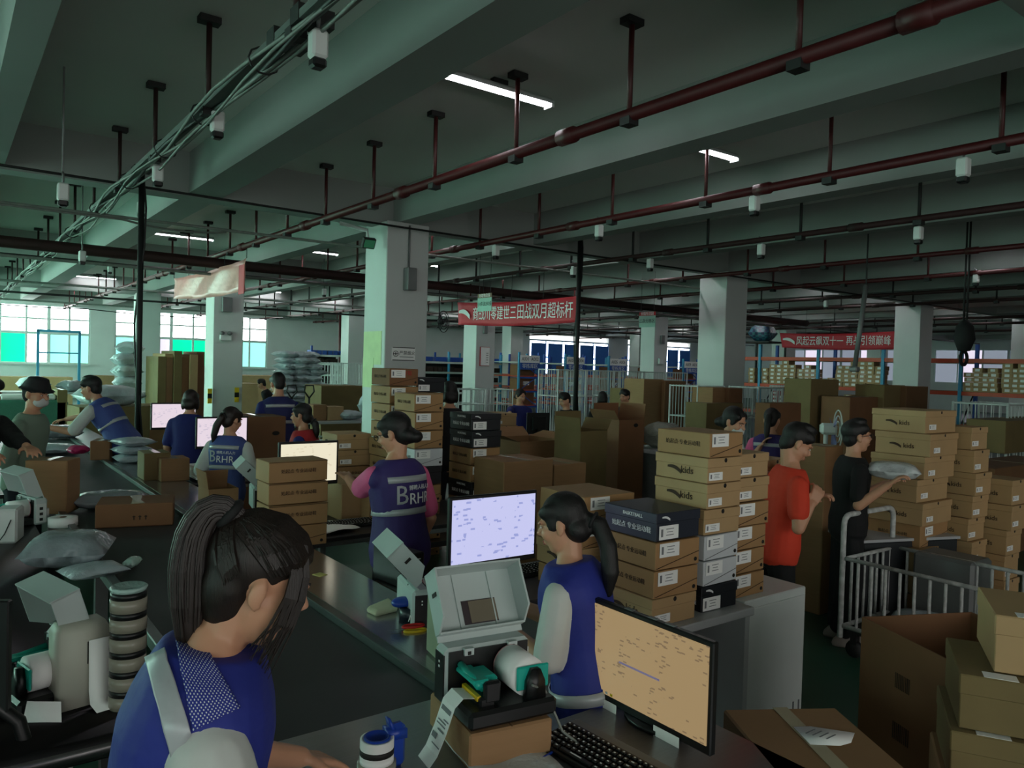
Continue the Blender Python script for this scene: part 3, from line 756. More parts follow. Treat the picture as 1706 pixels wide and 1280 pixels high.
# ------------------------------------------------------------------ foreground station
a = at_x(986, 1000, 1.74); b = at_x(1182, 1082, 1.74); a2 = at_x(988, 1137, 1.74); b2 = at_x(1177, 1250, 1.74)
mw = abs(a.y - b.y) + .03; mz0 = (a2.z + b2.z) / 2 - .03; mz1 = (a.z + b.z) / 2 + .016
def mon1_extra(t, o):
    MB().box((-.02, -.004, o + (mz1 - mz0) * .47), (.17, .0012, .006)).build('selection_bar', scr_bar, t)
    for k in range(5): MB().box((-mw / 2 + .035 + k * .022, -.004, o + .034), (.010, .0012, .008)).build('taskbar_icon', [white_pl, yellow_pl, blue_pl, white_pl, yellow_pl][k], t)
    for k in (-.08, .02, .09): MB().box((k, .012, o + mz1 - mz0 + .001), (.035, .016, .003)).build('frame_clip', grey_metal, t)
    q = MB().box((.10, -.006, o - .03), (.10, .001, .085), paper).box((.10, -.0075, o - .045), (.05, .0008, .03), ink_grey)
    q.build('hanging_note', None, t); q = MB().box((-.15, -.005, o - .02), (.08, .001, .06), paper); q.build('hanging_note', None, t)
monitor('black monitor with tan screen in the near right foreground', 1.74, (a.y + b.y) / 2, mz0, -PI / 2, mw, mz1 - mz0, scr_tan, .80, mon1_extra)
ka = at_z(898, 1222, .82)
keyboard('black keyboard in front of the tan-screened monitor', ka.x + .06, ka.y - .235, .803, -PI / 2 + .06)
# printer on its carton
P1 = at_z(783, 1226, .90); P2 = at_z(911, 1199, .90); P3 = at_z(712, 1177, .90)
yaw = math.atan2(P2.y - P1.y, P2.x - P1.x)
ex = Vector((math.cos(yaw), math.sin(yaw), 0)); ey = Vector((-ex.y, ex.x, 0))
cl = max(.30, (P3 - P1).dot(ey)); cw = (P2 - P1).length + .02
cc = P1 + ex * cw / 2 + ey * cl / 2
carton('flat brown carton under the near label printer', cc.x, cc.y, .80, cl, cw, .10, yaw, card, tape=False)
pc = P1 + ex * (cw * .53) + ey * (cl * .60)
label_printer('open grey label printer with teal parts in the near foreground', pc.x, pc.y, .902, yaw + .03, .55, True, True)
# green-grey case behind it
p = at_z(722, 1130, .80)
MBt = MB().box((0, 0, .14), (.06, .22, .28), ch=.01)
tag(MBt.build('file_box', mat('pale_green_plastic', (150, 158, 132), .5), None, (p.x + .115, p.y + .12, .80), yaw), 'pale green-grey file box behind the near printer', 'file box')
# tape dispenser
p = at_z(627, 1290, .80)
t = thing('tape_dispenser', 'blue hand tape dispenser with a striped tape roll on the desk', 'tape dispenser', p)
cap = mat('clear_tape_roll', (150, 146, 134), .2, var=.1)
MB().lathe([(.040, .0), (.052, .0), (.052, .035), (.040, .035)], cap, n=28).build('lower_roll', None, t)
MB().lathe([(.036, .036), (.045, .036), (.045, .052), (.045, .052), (.045, .098), (.036, .098), (.036, .04)], paper, n=28).lathe([(.0455, .058), (.0455, .074)], ink, n=28).build('tape_roll', None, t)
MB().lathe([(.035, .04), (.036, .103), (.030, .103), (.029, .04)], n=24).build('hub', blue_pl, t)
MB().box((.062, .01, .06), (.05, .034, .12), ch=.012).loft([[(.03, -.012, .085), (.03, .03, .085), (.03, .03, .112), (.03, -.012, .112)], [(.085, -.012, .08), (.085, .03, .08), (.085, .03, .106), (.085, -.012, .106)], ]).loft([[(.045 + a_, b_, .10 + c_) for a_, b_, c_ in ((0, -.01, 0), (.012, -.01, 0), (.012, .03, 0), (0, .03, 0))], [(.032 + a_, b_, .14) for a_, b_ in ((0, 0), (.006, 0), (.006, .02), (0, .02))]]).build('handle', blue_pl, t)
# loose paper and parcel sheet at the desk front
def sheet(label, pts, m=paper, name='paper_sheet', cat='paper', nx=1):
    mb = MB(); mb.add(pts, [tuple(range(len(pts)))], m); o = mb.build(name); s_ = o.modifiers.new('s', 'SOLIDIFY'); s_.thickness = .0012
    return tag(o, label, cat)
def wavy_sheet(label, c, L, Wd_, rz, m=paper, amp=.006, name='paper_sheet', cat='paper', n=10, lift=.004):
    vs = []; fs = []
    for i in range(n + 1):
        for j in range(n + 1):
            u, v = i / n - .5, j / n - .5
            vs.append((u * Wd_, v * L, lift + amp + amp * math.sin(u * 9 + v * 4) * math.cos(v * 7)))
    for i in range(n):
        for j in range(n): a_ = i * (n + 1) + j; fs.append((a_, a_ + n + 1, a_ + n + 2, a_ + 1))
    o = MB().add(vs, fs, m, True).build(name, None, None, c, rz); s_ = o.modifiers.new('s', 'SOLIDIFY'); s_.thickness = .0015; s_.offset = -1
    return tag(o, label, cat)
p = at_z(830, 1262, .81); wavy_sheet('pale crumpled mailing bag lying at the near desk front', (p.x + .02, p.y, .80), .30, .24, yaw, mat('pale_bag', (196, 204, 206), .35, bump=.3), .006, 'mailing_bag', 'bag')
p = at_z(690, 1262, .80)
cable_line('usb_cable', 'grey cable looping from the near printer to the keyboard', [P2 + Vector((-.04, .02, .10)), P2 + Vector((.03, .05, .06)), P2 + Vector((.06, 0, -.05)), P2 + Vector((.10, -.05, -.088))], .004, cable_grey)
t = thing('pen', 'dark blue pen lying by the keyboard', 'pen', at_z(893, 1272, .806)); MB().tube([(0, 0, 0), (.10, .03, 0)], .0045, n=8).build('barrel', blue_pl, t); MB().tube([(.10, .03, 0), (.112, .0336, 0)], [.004, .0008], n=8).build('tip', grey_metal, t)
carton_px('brown carton with a torn white label at the bottom edge, near right', (1205, 1182), (1392, 1179), .80, -.60, .62, marks=None)
o_ = at_z(1375, 1228, .804)
C_ = [at_z(x_, y_, .804) - o_ for x_, y_ in ((1322, 1212), (1350, 1211), (1424, 1222), (1418, 1238), (1400, 1243), (1350, 1241))]
lm = MB().loft([[(v.x, v.y, z_) for v in C_] for z_ in (0, .0012)], paper)
for k in range(4): v = C_[0].lerp(C_[3], .3 + .12 * k); lm.box((v.x, v.y, .0018), (.05, .004, .0006), ink_grey, M=None)
tag(lm.build('shipping_label', None, None, o_), 'torn white shipping label on the near right carton', 'label')
lw = at_d(50, 1255, 2.75)
t = thing('low_cabinet', 'pale low cabinet under the left bench at the bottom left corner', 'cabinet', (lw.x - .1, lw.y + .3, 0)); MB().box((0, 0, .31), (.5, .4, .60), ch=.01).build('body', white_pl, t); MB().box((.0, -.202, .31), (.46, .01, .52), ch=.003).build('door', white_pl, t)
lw = at_d(32, 1200, 2.2)
t = thing('bent_tube', 'black bent steel tube at the bottom left corner', 'tube', (lw.x, lw.y, 0)); MB().tube([(.03, 0, 0), (.03, 0, .72), (.0, .01, .84), (-.06, .03, .90), (-.3, .1, .93)], .02, n=10).build('tube', black_pl, t)

# ------------------------------------------------------------------ second station: lilac monitor
DZ = .78
pa = at_d(757, 838, 3.55); pb = at_d(887, 829, 3.75)
my = (pa.y + pb.y) / 2
A = at_y(755, 838, my); B = at_y(890, 829, my); Z0 = at_y(800, 938, my).z
monitor('black monitor with bright lilac screen beside the ponytailed woman', (A.x + B.x) / 2, my, Z0 - .02, -.02, B.x - A.x + .03, (A.z + B.z) / 2 - Z0 + .05, scr_lilac, DZ)
p = at_y(735, 955, my - .18)
label_printer('pale grey label printer, lid open, beside the lilac screen', p.x - .02, p.y + .12, DZ, PI / 2 - .25, .75)
p = at_z(668, 995, DZ)
t = thing('pc_case', 'black computer case with a white slit, behind the pen holder', 'computer', (p.x + .10, p.y + .22, 0.80 - .02), .15)
MB().box((0, 0, .09), (.10, .30, .18), ch=.006).build('case', black_pl, t); MB().box((0.012, -.151, .15), (.022, .003, .005)).build('light', white_ink, t)
p = at_z(832, 960, DZ); keyboard('black keyboard under the lilac screen', p.x + .10, p.y - .04, DZ + .003, 0)
p = at_z(790, 962, DZ); wavy_sheet('white papers beneath the lilac monitor', (p.x, p.y, DZ), .2, .14, .3)
tag(MB().box((0, 0, .035), (.07, .05, .07), ch=.012).build('red_box', red_pl, None, at_z(752, 968, DZ) - Vector((0, .04, 0)), .3), 'small red plastic block by the open printers', 'box')
# things on the steel side table
ZS = .80
p = at_z(636, 1020, ZS)
vs = [[(x_, y_, z_) for x_, y_, z_ in ((-.06, -.035, 0), (.05, -.045, 0), (.065, .03, .0), (-.05, .04, 0))], [(-.065, -.04, .014), (.055, -.048, .02), (.07, .035, .03), (-.055, .042, .018)], [(-.05, -.03, .026), (.045, -.035, .034), (.06, .03, .045), (-.04, .035, .03)]]
o = MB().loft(vs).build('folded_cloth', cloth_cream, None, p, .2); m_ = o.modifiers.new('b', 'BEVEL'); m_.width = .006; m_.segments = 2
tag(o, 'folded cream cloth on the steel side table', 'cloth')
p = at_z(686, 1038, ZS)
t = thing('pen_holder', 'dark lettered tape roll holding pens and blades', 'pen holder', p + Vector((.02, .03, 0)))
MB().lathe([(.048, 0), (.058, 0), (.058, .062), (.046, .062), (.046, .004)], n=24).build('roll', mat('navy_tape', (16, 24, 36), .35), t)
tag(t, None); o = text('AZON', .036, white_ink, t, (-.012, -.0590, .030), sx=.8)
for k, (dx, dy, q) in enumerate(((-.02, .01, .3), (.0, .02, .5), (.02, -.01, .35))): MB().tube([(dx, dy, .02), (dx + .04 * q, dy + .02, .15)], .004, n=6).build('blade', steel, t)
MB().ell((-.035, .03, .075), (.05, .04, .022)).build('blue_rag', blue_pl, t)
p = at_z(688, 1049, ZS)
t = thing('scissors', 'scissors with red and yellow handles on the steel side table', 'scissors', p + Vector((.0, -.01, .008)), -.25)
for k, m_ in ((1, red_pl), (-1, yellow_pl)):
    MB().tube([(.045 * math.cos(a_), k * .016 + .017 * math.sin(a_), .004 * k) for a_ in [2 * PI * i / 16 for i in range(17)]], .006, n=6).build('handle', m_, t)
MB().tube([(-.045, 0, 0), (-.11, .01, 0)], [.006, .001], n=4, flat=.3).build('blades', steel, t)
# ================================================================== bags and parcels
def pillow(L, Wd_, h, m, seed=0, n=10, wr=.12):
    rr = random.Random(seed); vs = []; fs = []
    off = Vector((rr.uniform(0, 50), rr.uniform(0, 50), 0))
    def hh(u, v):
        e = (1 - abs(2 * u) ** 3.2) * (1 - abs(2 * v) ** 3.2); return max(e, 0) ** .6
    for side in (1, -1):
        for i in range(n + 1):
            for j in range(n + 1):
                u, v = i / n - .5, j / n - .5
                q = mnoise.noise(Vector((u * 5, v * 5, side)) + off) * wr
                z = h / 2 + side * h / 2 * hh(u, v) * (1 + q * 1.6)
                x = u * Wd_ * (1 + .05 * q); y = v * L * (1 + .05 * q)
                vs.append((x, y, max(z, 0)))
    N_ = (n + 1) ** 2
    for s in range(2):
        for i in range(n):
            for j in range(n):
                a_ = s * N_ + i * (n + 1) + j; f = (a_, a_ + n + 1, a_ + n + 2, a_ + 1); fs.append(f if s == 0 else f[::-1])
    for i in range(n):
        for (a_, b_) in (((i, 0), (i + 1, 0)), ((i + 1, n), (i, n)), ((0, i + 1), (0, i)), ((n, i), (n, i + 1))):
            A_ = a_[0] * (n + 1) + a_[1]; B_ = b_[0] * (n + 1) + b_[1]; fs.append((A_, A_ + N_, B_ + N_, B_)[::-1])
    return MB().add(vs, fs, m, True).mesh('parcel')
PIL = {}
def parcel(label, p, L, Wd_, h, rz=0, m=None, group=None, seed=0, cat='parcel', name='parcel_bag'):
    m = m or bag_m; k = (L, Wd_, h, m.name, seed)
    if k not in PIL: PIL[k] = pillow(L, Wd_, h, m, seed)
    return tag(put(PIL[k], name, None, p, rz), label, cat, group)
silver = mat('silver_mailer', (150, 158, 164), .2, var=.18, scale=7, bump=.5, bscale=16)
magenta = mat('magenta_bag', (190, 40, 100), .4, var=.1)
# ---- left bench, near to far
BZ = .79
p = at_d(228, 1140, 2.42); z = BZ
rollm = mat('beige_tape', (150, 144, 130), .25, var=.08)
for k in range(6):
    t = thing('tape_roll', 'beige tape roll with dark band, %s of six stacked on the left bench' % ORD[5 - k].replace(' from top', ''), 'tape roll', (p.x - .02, p.y + .04, z), .3 * k, 'tape rolls stacked on the left bench')
    MB().lathe([(.036, 0), (.054, 0), (.054, .040), (.036, .040), (.036, 0)], rollm, n=28).build('tape', None, t)
    MB().lathe([(.0365, .0402), (.053, .0402), (.053, .0605), (.0365, .0605), (.0365, .0402)], black_pl, n=28).build('band', None, t); z += .061
tag(MB().lathe([(.03, 0), (.050, .0), (.056, .012), (.050, .016), (.032, .006)], mat('crinkled_film', (170, 196, 190), .15, bump=.5), n=28).build('film_cap', None, None, (p.x - .02, p.y + .04, z)), 'crinkled clear film lying on top of the striped tape stack', 'plastic film')
# label fan-fold sheets hanging from the shelf of the bench
q = at_d(150, 1085, 2.45)
t = thing('label_stack', 'pale fan-folded label sheets standing beside the striped tape stack', 'labels', (q.x - .02, q.y + .02, BZ), .2)
MB().loft([[(x_ - .02, y_, z_) for x_, y_ in ((-.06, -.05), (.085, -.05), (.085, .05), (-.06, .05))] for z_ in (.002, .24)] + [[(x_ - .02, y_, .262) for x_, y_ in ((-.05, -.035), (.075, -.035), (.075, .035), (-.05, .035))]], mat('translucent_label_paper', (190, 190, 176), .5, var=.08)).build('stack', None, t)
mb = MB(); pr = [(-.058, .21), (-.062, .12), (-.063, .05), (-.075, .012), (-.13, .004)]
mb.add([(.0, y_, z_) for y_, z_ in pr] + [(.07, y_, z_) for y_, z_ in pr], [(i, i + 1, 6 + i, 5 + i) for i in range(4)], paper, True); o = mb.build('loose_end', None, t); s_ = o.modifiers.new('s', 'SOLIDIFY'); s_.thickness = .001
MB().box((.0, -.0515, .17), (.003, .002, .07)).build('slit', ink, t)
q = at_d(106, 1086, 2.40)
label_printer('grey label printer, lid up, at the near end of the left bench', q.x + .01, q.y + .16, BZ, -PI / 2 + .25, -.30)
q = at_d(58, 1086, 2.30)
monitor('black monitor seen from behind at the left picture edge', q.x - .27, q.y + .06, .865, PI - .58, .5, .33, None, BZ)
q = at_d(92, 1140, 2.36)
mb = MB(); mb.add([(0, 0, 0), (.10, .0, .0), (.13, -.05, -.09), (.02, -.06, -.095)], [(0, 1, 2, 3)], paper); mb.add([(.0, -.002, .002), (.04, -.002, .0), (.055, -.055, -.1), (.01, -.06, -.092)], [(0, 1, 2, 3)], paper)
o = mb.build('folded_paper', None, None, (q.x - .07, q.y + .02, BZ + .05)); s_ = o.modifiers.new('s', 'SOLIDIFY'); s_.thickness = .001
o.rotation_euler = (0, 0, -.6); tag(o, 'folded white paper hanging over the front of the left bench', 'paper')
parcel('large silver mailer lying flat behind the near-left label printer', at_z(120, 950, BZ) + Vector((.0, .14, 0)), .40, .40, .17, -.30, silver, seed=2)
parcel('crumpled pale plastic bag under the silver mailer, left bench', at_z(180, 960, BZ) + Vector((-.06, .04, 0)), .22, .28, .06, .2, bag_m, seed=3)
q = at_z(228, 945, BZ); parcel('small twisted clear film scrap by the belt edge', q + Vector((-.02, .02, 0)), .06, .14, .05, 1.0, mat('clear_film', (180, 214, 204), .12, bump=.3), seed=4)
for k, (px, py, lb) in enumerate(((105, 876, 'white label roll lying flat behind the large silver mailer'), (66, 862, 'white label roll lying flat left of another roll, near bench back'))):
    t = thing('label_roll', lb, 'label roll', at_z(px, py, BZ)); MB().lathe([(.02, 0), (.085 - .03 * k, 0), (.085 - .03 * k, .055), (.02, .055), (.02, .001)], paper, n=24).build('roll', None, t)
    MB().lathe([(.017, .001), (.0205, .001), (.0205, .057), (.017, .057)], card_d, n=16).build('core', None, t)
q = at_z(16, 905, BZ); t = thing('white_device', 'white boxy device with yellow-black side at the left edge', 'device', (q.x, q.y + .06, BZ), -.3)
MB().box((0, 0, .10), (.12, .16, .20), ch=.012).build('case', white_pl, t); MB().box((-.065, -.0, .09), (.006, .12, .16)).build('side', yellow_pl, t); MB().tube([(.03, -.085, .14), (.0, -.09, .06), (-.03, -.12, .01)], .003, cable_black, n=5).build('cable', None, t)
q = at_z(103, 853, BZ); carton('brown carton behind the printer on the left bench', q.x - .05, q.y + .05, BZ, .22, .27, .37, -.5, card)
q = at_z(46, 868, BZ); label_printer('grey label printer, lid up, before the left carton', q.x - .02, q.y - .05, BZ, -PI / 2 + .3, -.35)
carton('flat brown carton sealed with crossed clear tape, on the belt', 1.07, 5.62, .781, .34, .46, .15, -.25, card_r, marks=[('arrows', 'f', .03, .06, .035)])
_c = bpy.data.objects[-1] if False else None
t = tag(MB().box((1.07, 5.62, .9335), (.035, .33, .001)).build('loose_tape', tape_clear), 'shiny tape strip lying across the taped belt carton', 'tape')
parcel('silver mailer on the belt behind the taped carton', Vector((1.02, 6.25, .781)), .30, .50, .12, -.2, silver, seed=5)
# parcels further along the left bench
random.seed(11)
for k, (px, py, l, w_, h, m_, lb) in enumerate((
        (112, 752, .42, .5, .10, bag_m, 'white mail bag under the magenta one on the left bench'),
        (122, 728, .45, .5, .16, silver, 'puffy silver mail bag in front of the leaning man'),
        (70, 742, .3, .4, .06, bag_m, 'flat white mail bag beside the dark-sleeved person'))):
    parcel(lb, at_z(px, py, .80) + Vector((-.15, 0, -.009)), l, w_, h, .2 * k - .2, m_, seed=7 + k)
parcel('small magenta bag on the left bench', at_z(134, 756, .83) + Vector((-.02, 0, -.0)), .16, .2, .09, .3, magenta, seed=12)
for k in range(3):
    parcel('white mail bag, %s of three beside the leaning man' % ['lowest', 'middle', 'topmost'][k], Vector((1.60, 8.65, .801 + .085 * k)), .36, .34, .085, .15 * k, bag_m, seed=14 + k, group='mail bags stacked by the leaning man')
carton_px('brown carton lying beyond the belt before the leaning man', (150, 735), (183, 735), 1.0, .3, .2, m=card_r)
# things on the steel side table further off
def small(label, px, py, z, w_, l, h, m_=card, **kw):
    q = at_z(px, py, z); return carton(label, q.x, q.y + l / 2, z, l, w_, h, kw.pop('rz', 0), m_, **kw)
small('open brown carton with raised flap beside the three printed boxes', 372, 863, ZS, .20, .26, .20, card, open_top=True, flaps=(('l', .15, .12), ('b', -.2, .1)))
small('brown carton on the side table, left of the RHR vest', 262, 800, ZS, .22, .28, .24, card_o)
small('brown carton on the side table before the RHR vest', 292, 802, ZS, .24, .24, .2, card)
q = at_z(338, 800, ZS); 
for k in range(5): tag(MB().box((0, 0, .012), (.23, .31, .022), ch=.002).build('paper_pad', paper, None, (q.x + .06 + .004 * (k % 2), q.y + .16, ZS + .023 * k), .05 * k), 'white paper pad, %s in the pile left of the RHR vest' % ORD[4 - k], 'paper', 'paper pads left of the RHR vest')
for k, (px, py) in enumerate(((424, 866), (434, 870))):
    t = thing('tape_roll', ['small white tape roll left of the printed boxes', 'small white tape roll behind the other, by the printed boxes'][k], 'tape roll', at_z(px, py, ZS)); MB().lathe([(.02, 0), (.035, 0), (.035, .05), (.02, .05), (.02, 0)], paper, n=16).build('tape', None, t)
q = at_z(449, 852, ZS); label_printer('white label printer with tipped lid in front of the RHR vest', q.x + .0, q.y + .16, ZS, PI / 2 - .2, .8)
q = at_z(318, 770, ZS); label_printer('small far label printer beside the person in plain blue', q.x + .14, q.y + .22, ZS, PI / 2 - .2, .8)
q = at_z(312, 760, ZS + .0); t = tag(MB().box((0, 0, .06), (.06, .06, .12), ch=.008).build('blue_tin', blue_pl, None, at_z(222, 762, ZS)), 'small blue tin on the side table near its far end', 'tin')
# three printed boxes turned long side to the camera
qb = at_z(497, 916, ZS)
stack('the printed pile by the warm-white screen', qb.x + .02, qb.y + .16, ZS, ['drawer', 'side', 'side', 'side'], (.22, .36, .128), jit=.012)
q = at_z(533, 958, ZS); tag(MB().box((0, 0, .001), (.05, .06, .002)).build('sticky_note', mat('yellow_paper', (220, 204, 120), .7), None, (q.x, q.y, ZS + .0002), .3), 'pale yellow note stuck on the steel side table', 'note')
# station monitors
q = at_d(515, 770, 5.2); monitor('black monitor with warm-white screen touched by the woman', q.x, q.y, q.z - .16, 0.0, .42, .30, scr_warm, .78)
q = at_y(575, 870, 4.75); wavy_sheet('pile of papers beneath the warm-white monitor', (2.05, 4.75, .78), .28, .34, .2, lift=.02)
keyboard('black keyboard before the warm-white monitor', 2.3, 4.82, .783, 0)
q = at_d(290, 695, 8.6); monitor('monitor with pinkish screen left of the plain blue top', q.x, q.y, q.z - .14, 0, .48, .30, scr_pink, .78)
q = at_d(345, 725, 6.9); monitor('monitor with pinkish screen hidden behind the RHR vest', q.x + .22, q.y + .30, q.z - .16, 0, .48, .30, scr_pink, .78)
small('brown carton with red lettering behind the pink sleeve', 603, 865, .78, .32, .40, .26, kraft2, marks=[('超值鞋', 'f', .06, .2, .06)])
small('brown carton with red lettering, lower right of the pink sleeve', 640, 868, .78, .24, .4, .20, card, marks=[('kids', 'f', 0, .1, .06)])
q = at_d(592, 768, 6.3)
stack('the small pile left of the near column', q.x, q.y + .2, .781, ['side', 'side', 'lid', 'lid'], (.33, .30, .13), jit=.02)
q = at_d(440, 760, 8.2)
carton('tall brown carton between the RHR vest and the red vest', q.x, q.y + .3, .0, .5, .5, 1.28, 0, card_r, marks=[('hole', 'f', .14, 1.1, .04)])

# ------------------------------------------------------------------ mid-hall cartons
def carton_y(label, pxl, pxr, pyt, pyb, Y, depth=.45, **kw):
    """upright carton with its front on the plane y = Y, seen from px left..right, py top..bottom"""
    a_ = at_y(pxl, pyb, Y); b_ = at_y(pxr, pyb, Y); tp = at_y((pxl + pxr) / 2, pyt, Y).z
    z0 = max(0, kw.pop('z0', min(a_.z, b_.z)))
    return carton(label, (a_.x + b_.x) / 2, Y + depth / 2, z0, depth, b_.x - a_.x, tp - z0, 0, **kw)
carton_y('wide brown carton behind the ponytailed woman, left of two', 838, 920, 768, 840, 4.6, .4, z0=0)
carton_y('wide brown carton behind the ponytailed woman, right of two', 922, 975, 773, 840, 4.62, .4, z0=0)
carton_y('open brown carton with green-lit side and folded-out flaps', 866, 934, 735, 775, 6.2, .55, z0=0, open_top=True, flaps=(('l', 1.25, .2), ('r', 1.3, .2), ('b', .9, .15)), marks=[('arrows', 'f', .1, .75, .06)])
c = carton('tall open brown carton, nearer of the two in the hall centre', 0, 0, 0, .36, .36, 1.30, 0, card_o, open_top=True, flaps=(('b', .05, .17), ('l', .12, .13), ('r', .5, .12)))
q = at_d(978, 770, 7.4); c.location = (q.x, q.y + .1, 0); c.rotation_euler.z = .05
c = carton('tall open brown carton, farther of the two in the hall centre', 0, 0, 0, .40, .38, 1.36, 0, card_r, open_top=True, flaps=(('b', .0, .16), ('r', .1, .17), ('l', .6, .12)), marks=[('hole', 'f', .06, 1.3, .035)])
q = at_d(1040, 760, 8.3); c.location = (q.x, q.y + .1, 0); c.rotation_euler.z = .0
carton_y('tall brown carton under the far column, left of a pair', 1071, 1104, 632, 700, 11.5, .6, z0=0)
carton_y('tall brown carton under the far column, right of a pair', 1106, 1141, 635, 700, 11.4, .6, z0=0, m=card_r)
carton_y('brown carton pallet load by the central pole', 1045, 1068, 648, 710, 12.5, .6, z0=0, m=card_o)
carton_y('pale brown carton in the roll cage row left of the right column', 1187, 1214, 646, 672, 9.4, .5, z0=1.15)
carton_y('brown carton right of the pale one by the right column', 1214, 1236, 647, 690, 9.3, .5, z0=.9, m=card_r)
carton_y('long brown carton under the two by the right column', 1176, 1236, 672, 720, 9.2, .5, z0=.55, m=card_o)
carton_y('brown carton row at far left beyond the belt', 95, 112, 650, 700, 17, .8, z0=0, m=card_o)
carton_y('wide brown carton in the far background, left of the near column', 535, 603, 643, 672, 17, 1.0, z0=0, m=card_o)
def mb_things(specs):
    for s in specs: carton_y(*s[:7], **s[7])
mb_things([
    ('tall olive carton stack behind the man in orange', 1347, 1393, 632, 760, 7.2, .5, dict(z0=0, m=card_o, marks=[('hole', 'f', .12, 1.5, .04)])),
    ('dark brown tall carton behind the man in black', 1412, 1470, 662, 780, 6.6, .5, dict(z0=0, m=card_r)),
    ('olive carton under the right column, left of two', 1468, 1503, 642, 780, 6.5, .5, dict(z0=0, m=card_o)),
    ('dark olive carton under the right column, right of two', 1505, 1541, 644, 780, 6.4, .5, dict(z0=0, m=card_d)),
    ('brown carton at the right picture edge, upper', 1672, 1760, 700, 800, 4.3, .5, dict(z0=.9, m=card_o)),
    ('dark carton at the right picture edge, lower', 1650, 1760, 775, 960, 3.4, .5, dict(z0=0, m=card_d)),
    ('brown cardboard stood upright between the men in orange and black', 1362, 1392, 745, 1100, 3.35, .25, dict(z0=0, m=card)),
    ('brown cardboard bundle leaning left of the man in orange', 1280, 1332, 672, 760, 6.6, .25, dict(z0=0, m=card_r)),
])
# stacks at the right, labelled ends towards the camera
q = at_d(1575, 760, 5.6)
stack('the big stack by the black-shirted man', q.x - .0, q.y + .25, .0, ['lid', 'drawer', 'lid', 'lid', 'drawer', 'lid', 'lid', 'lid', 'lid', 'lid'], (.40, .46, .165), jit=.03)
stack('the stack joined to the big one', q.x + .42, q.y + .10, .0, ['lid', 'lid', 'lid', 'lid', 'lid', 'lid', 'lid', 'lid', 'lid'], (.36, .26, .17), jit=.02)
stack('the low stack behind the trolley', q.x + .70, q.y - .05, .0, ['lid', 'lid', 'lid', 'lid', 'lid', 'lid'], (.36, .26, .19), jit=.02)
q = at_d(1640, 900, 5.2)
t = thing('grey_bin', 'pale grey bin under the shoe box stacks at the right', 'bin', (q.x, q.y, 0), .0); MB().box((0, .2, .42), (.30, .4, .5), ch=.02).build('body', grey_metal, t); MB().box((0, .2, .085), (.26, .3, .17)).build('plinth', black_matt, t)
q = at_d(1535, 905, 5.5)
t = thing('dark_bench', 'low dark counter with pale edge behind the white trolley', 'counter', (q.x + .1, q.y + .25, 0), -.35); MB().box((0, 0, .36), (.85, .35, .70), ch=.01).build('body', mat('counter_black', (30, 34, 38), .5), t); MB().box((0, 0, .72), (.87, .37, .02)).build('edge_top', wood_lam, t)
# near right: open carton and the boxes beside it
lp = at_z(1436, 1028, .88); np_ = at_z(1604, 1112, .88); e = np_ - lp
rz = math.atan2(e.y, e.x); n_ = Vector((-e.y, e.x, 0)).normalized(); c_ = (lp + np_) / 2 + n_ * .27
carton('large open brown carton with printed barcodes, near right', c_.x, c_.y, 0, .54, e.length, .88, rz, card_r, open_top=True, marks=[('bars', 'f', -.02, .70, .075), ('bars', 'f', -.02, .50, .085)])
q = at_d(1660, 1120, 2.55)
nr = PI / 2 * 0 - .62
def nbox(label, px, py, d, z0, h, w_, l, m_, rz):
    q = at_d(px, py, d); t = thing('shoe_box', label, 'shoe box', (q.x, q.y, z0), rz, 'pale shoe boxes at the near right corner')
    MB().box((0, 0, h / 2), (w_ - .006, l - .006, h - .01), m_, ch=.003).build('body', None, t); MB().box((0, 0, h - .03), (w_, l, .062), m_, ch=.004).build('lid', None, t)
    MB().ell((w_ * .08, -l / 2 - .001, h - .058), (.026, .002, .018), n=12, k=6).build('thumb_notch', ink, t); MB().box((-w_ * .25, -l / 2 + .03, h + .0015), (.09, .05, .001)).build('tape_piece', paper, t)
    return t
nr = -1.05
nb = at_d(1690, 1100, 2.45)
nbox('olive shoe box at the bottom right corner, lowest of three', 1706, 1300, 2.42, .66, .17, .46, .38, card_o, nr)
nbox('olive shoe box at the right edge, middle of three', 1716, 1200, 2.42, .831, .17, .44, .36, card_o, nr)
nbox('pale brown shoe box at the right edge, topmost of three', 1768, 1100, 2.42, 1.002, .18, .42, .34, kraft2, nr)
q = at_d(1712, 1250, 2.42)
carton('brown carton under the pale shoe boxes at the near right corner', q.x, q.y, 0, .42, .5, .655, nr, card, tape=False)

# ------------------------------------------------------------------ trolley
worn = mat('worn_white_paint', (196, 198, 196), .5, var=.5, scale=22)
q = at_z(1410, 1082, .05); q2 = at_d(1425, 945, q.dot(Vector((ray(853, 640).x, ray(853, 640).y, 0)).normalized()))
t = thing('platform_trolley', 'white barred trolley with bent tube handles, near right', 'trolley', (q.x, q.y, 0))
TW, TL, RZ_ = .66, 1.45, .66
def bent(pts, r, name, m_=worn):
    P = []
    for i, p_ in enumerate(pts):
        p_ = Vector(p_)
        if 0 < i < len(pts) - 1:
            a_ = (Vector(pts[i - 1]) - p_).normalized(); b_ = (Vector(pts[i + 1]) - p_).normalized(); R_ = .08
            for k in range(6):
                u = k / 5; P.append((p_ + a_ * R_) * (1 - u) ** 2 + p_ * 2 * u * (1 - u) + (p_ + b_ * R_) * u * u)
        else: P.append(p_)
    return MB().tube(P, r, m_, n=8).build(name, None, t)
bent([(0, .05, .12), (0, .05, .95), (TW, .05, .95), (TW, .05, .12)], .019, 'handle')
bent([(0, -TL, .12), (0, -TL, .93), (TW, -TL, .93), (TW, -TL, .12)], .019, 'handle')
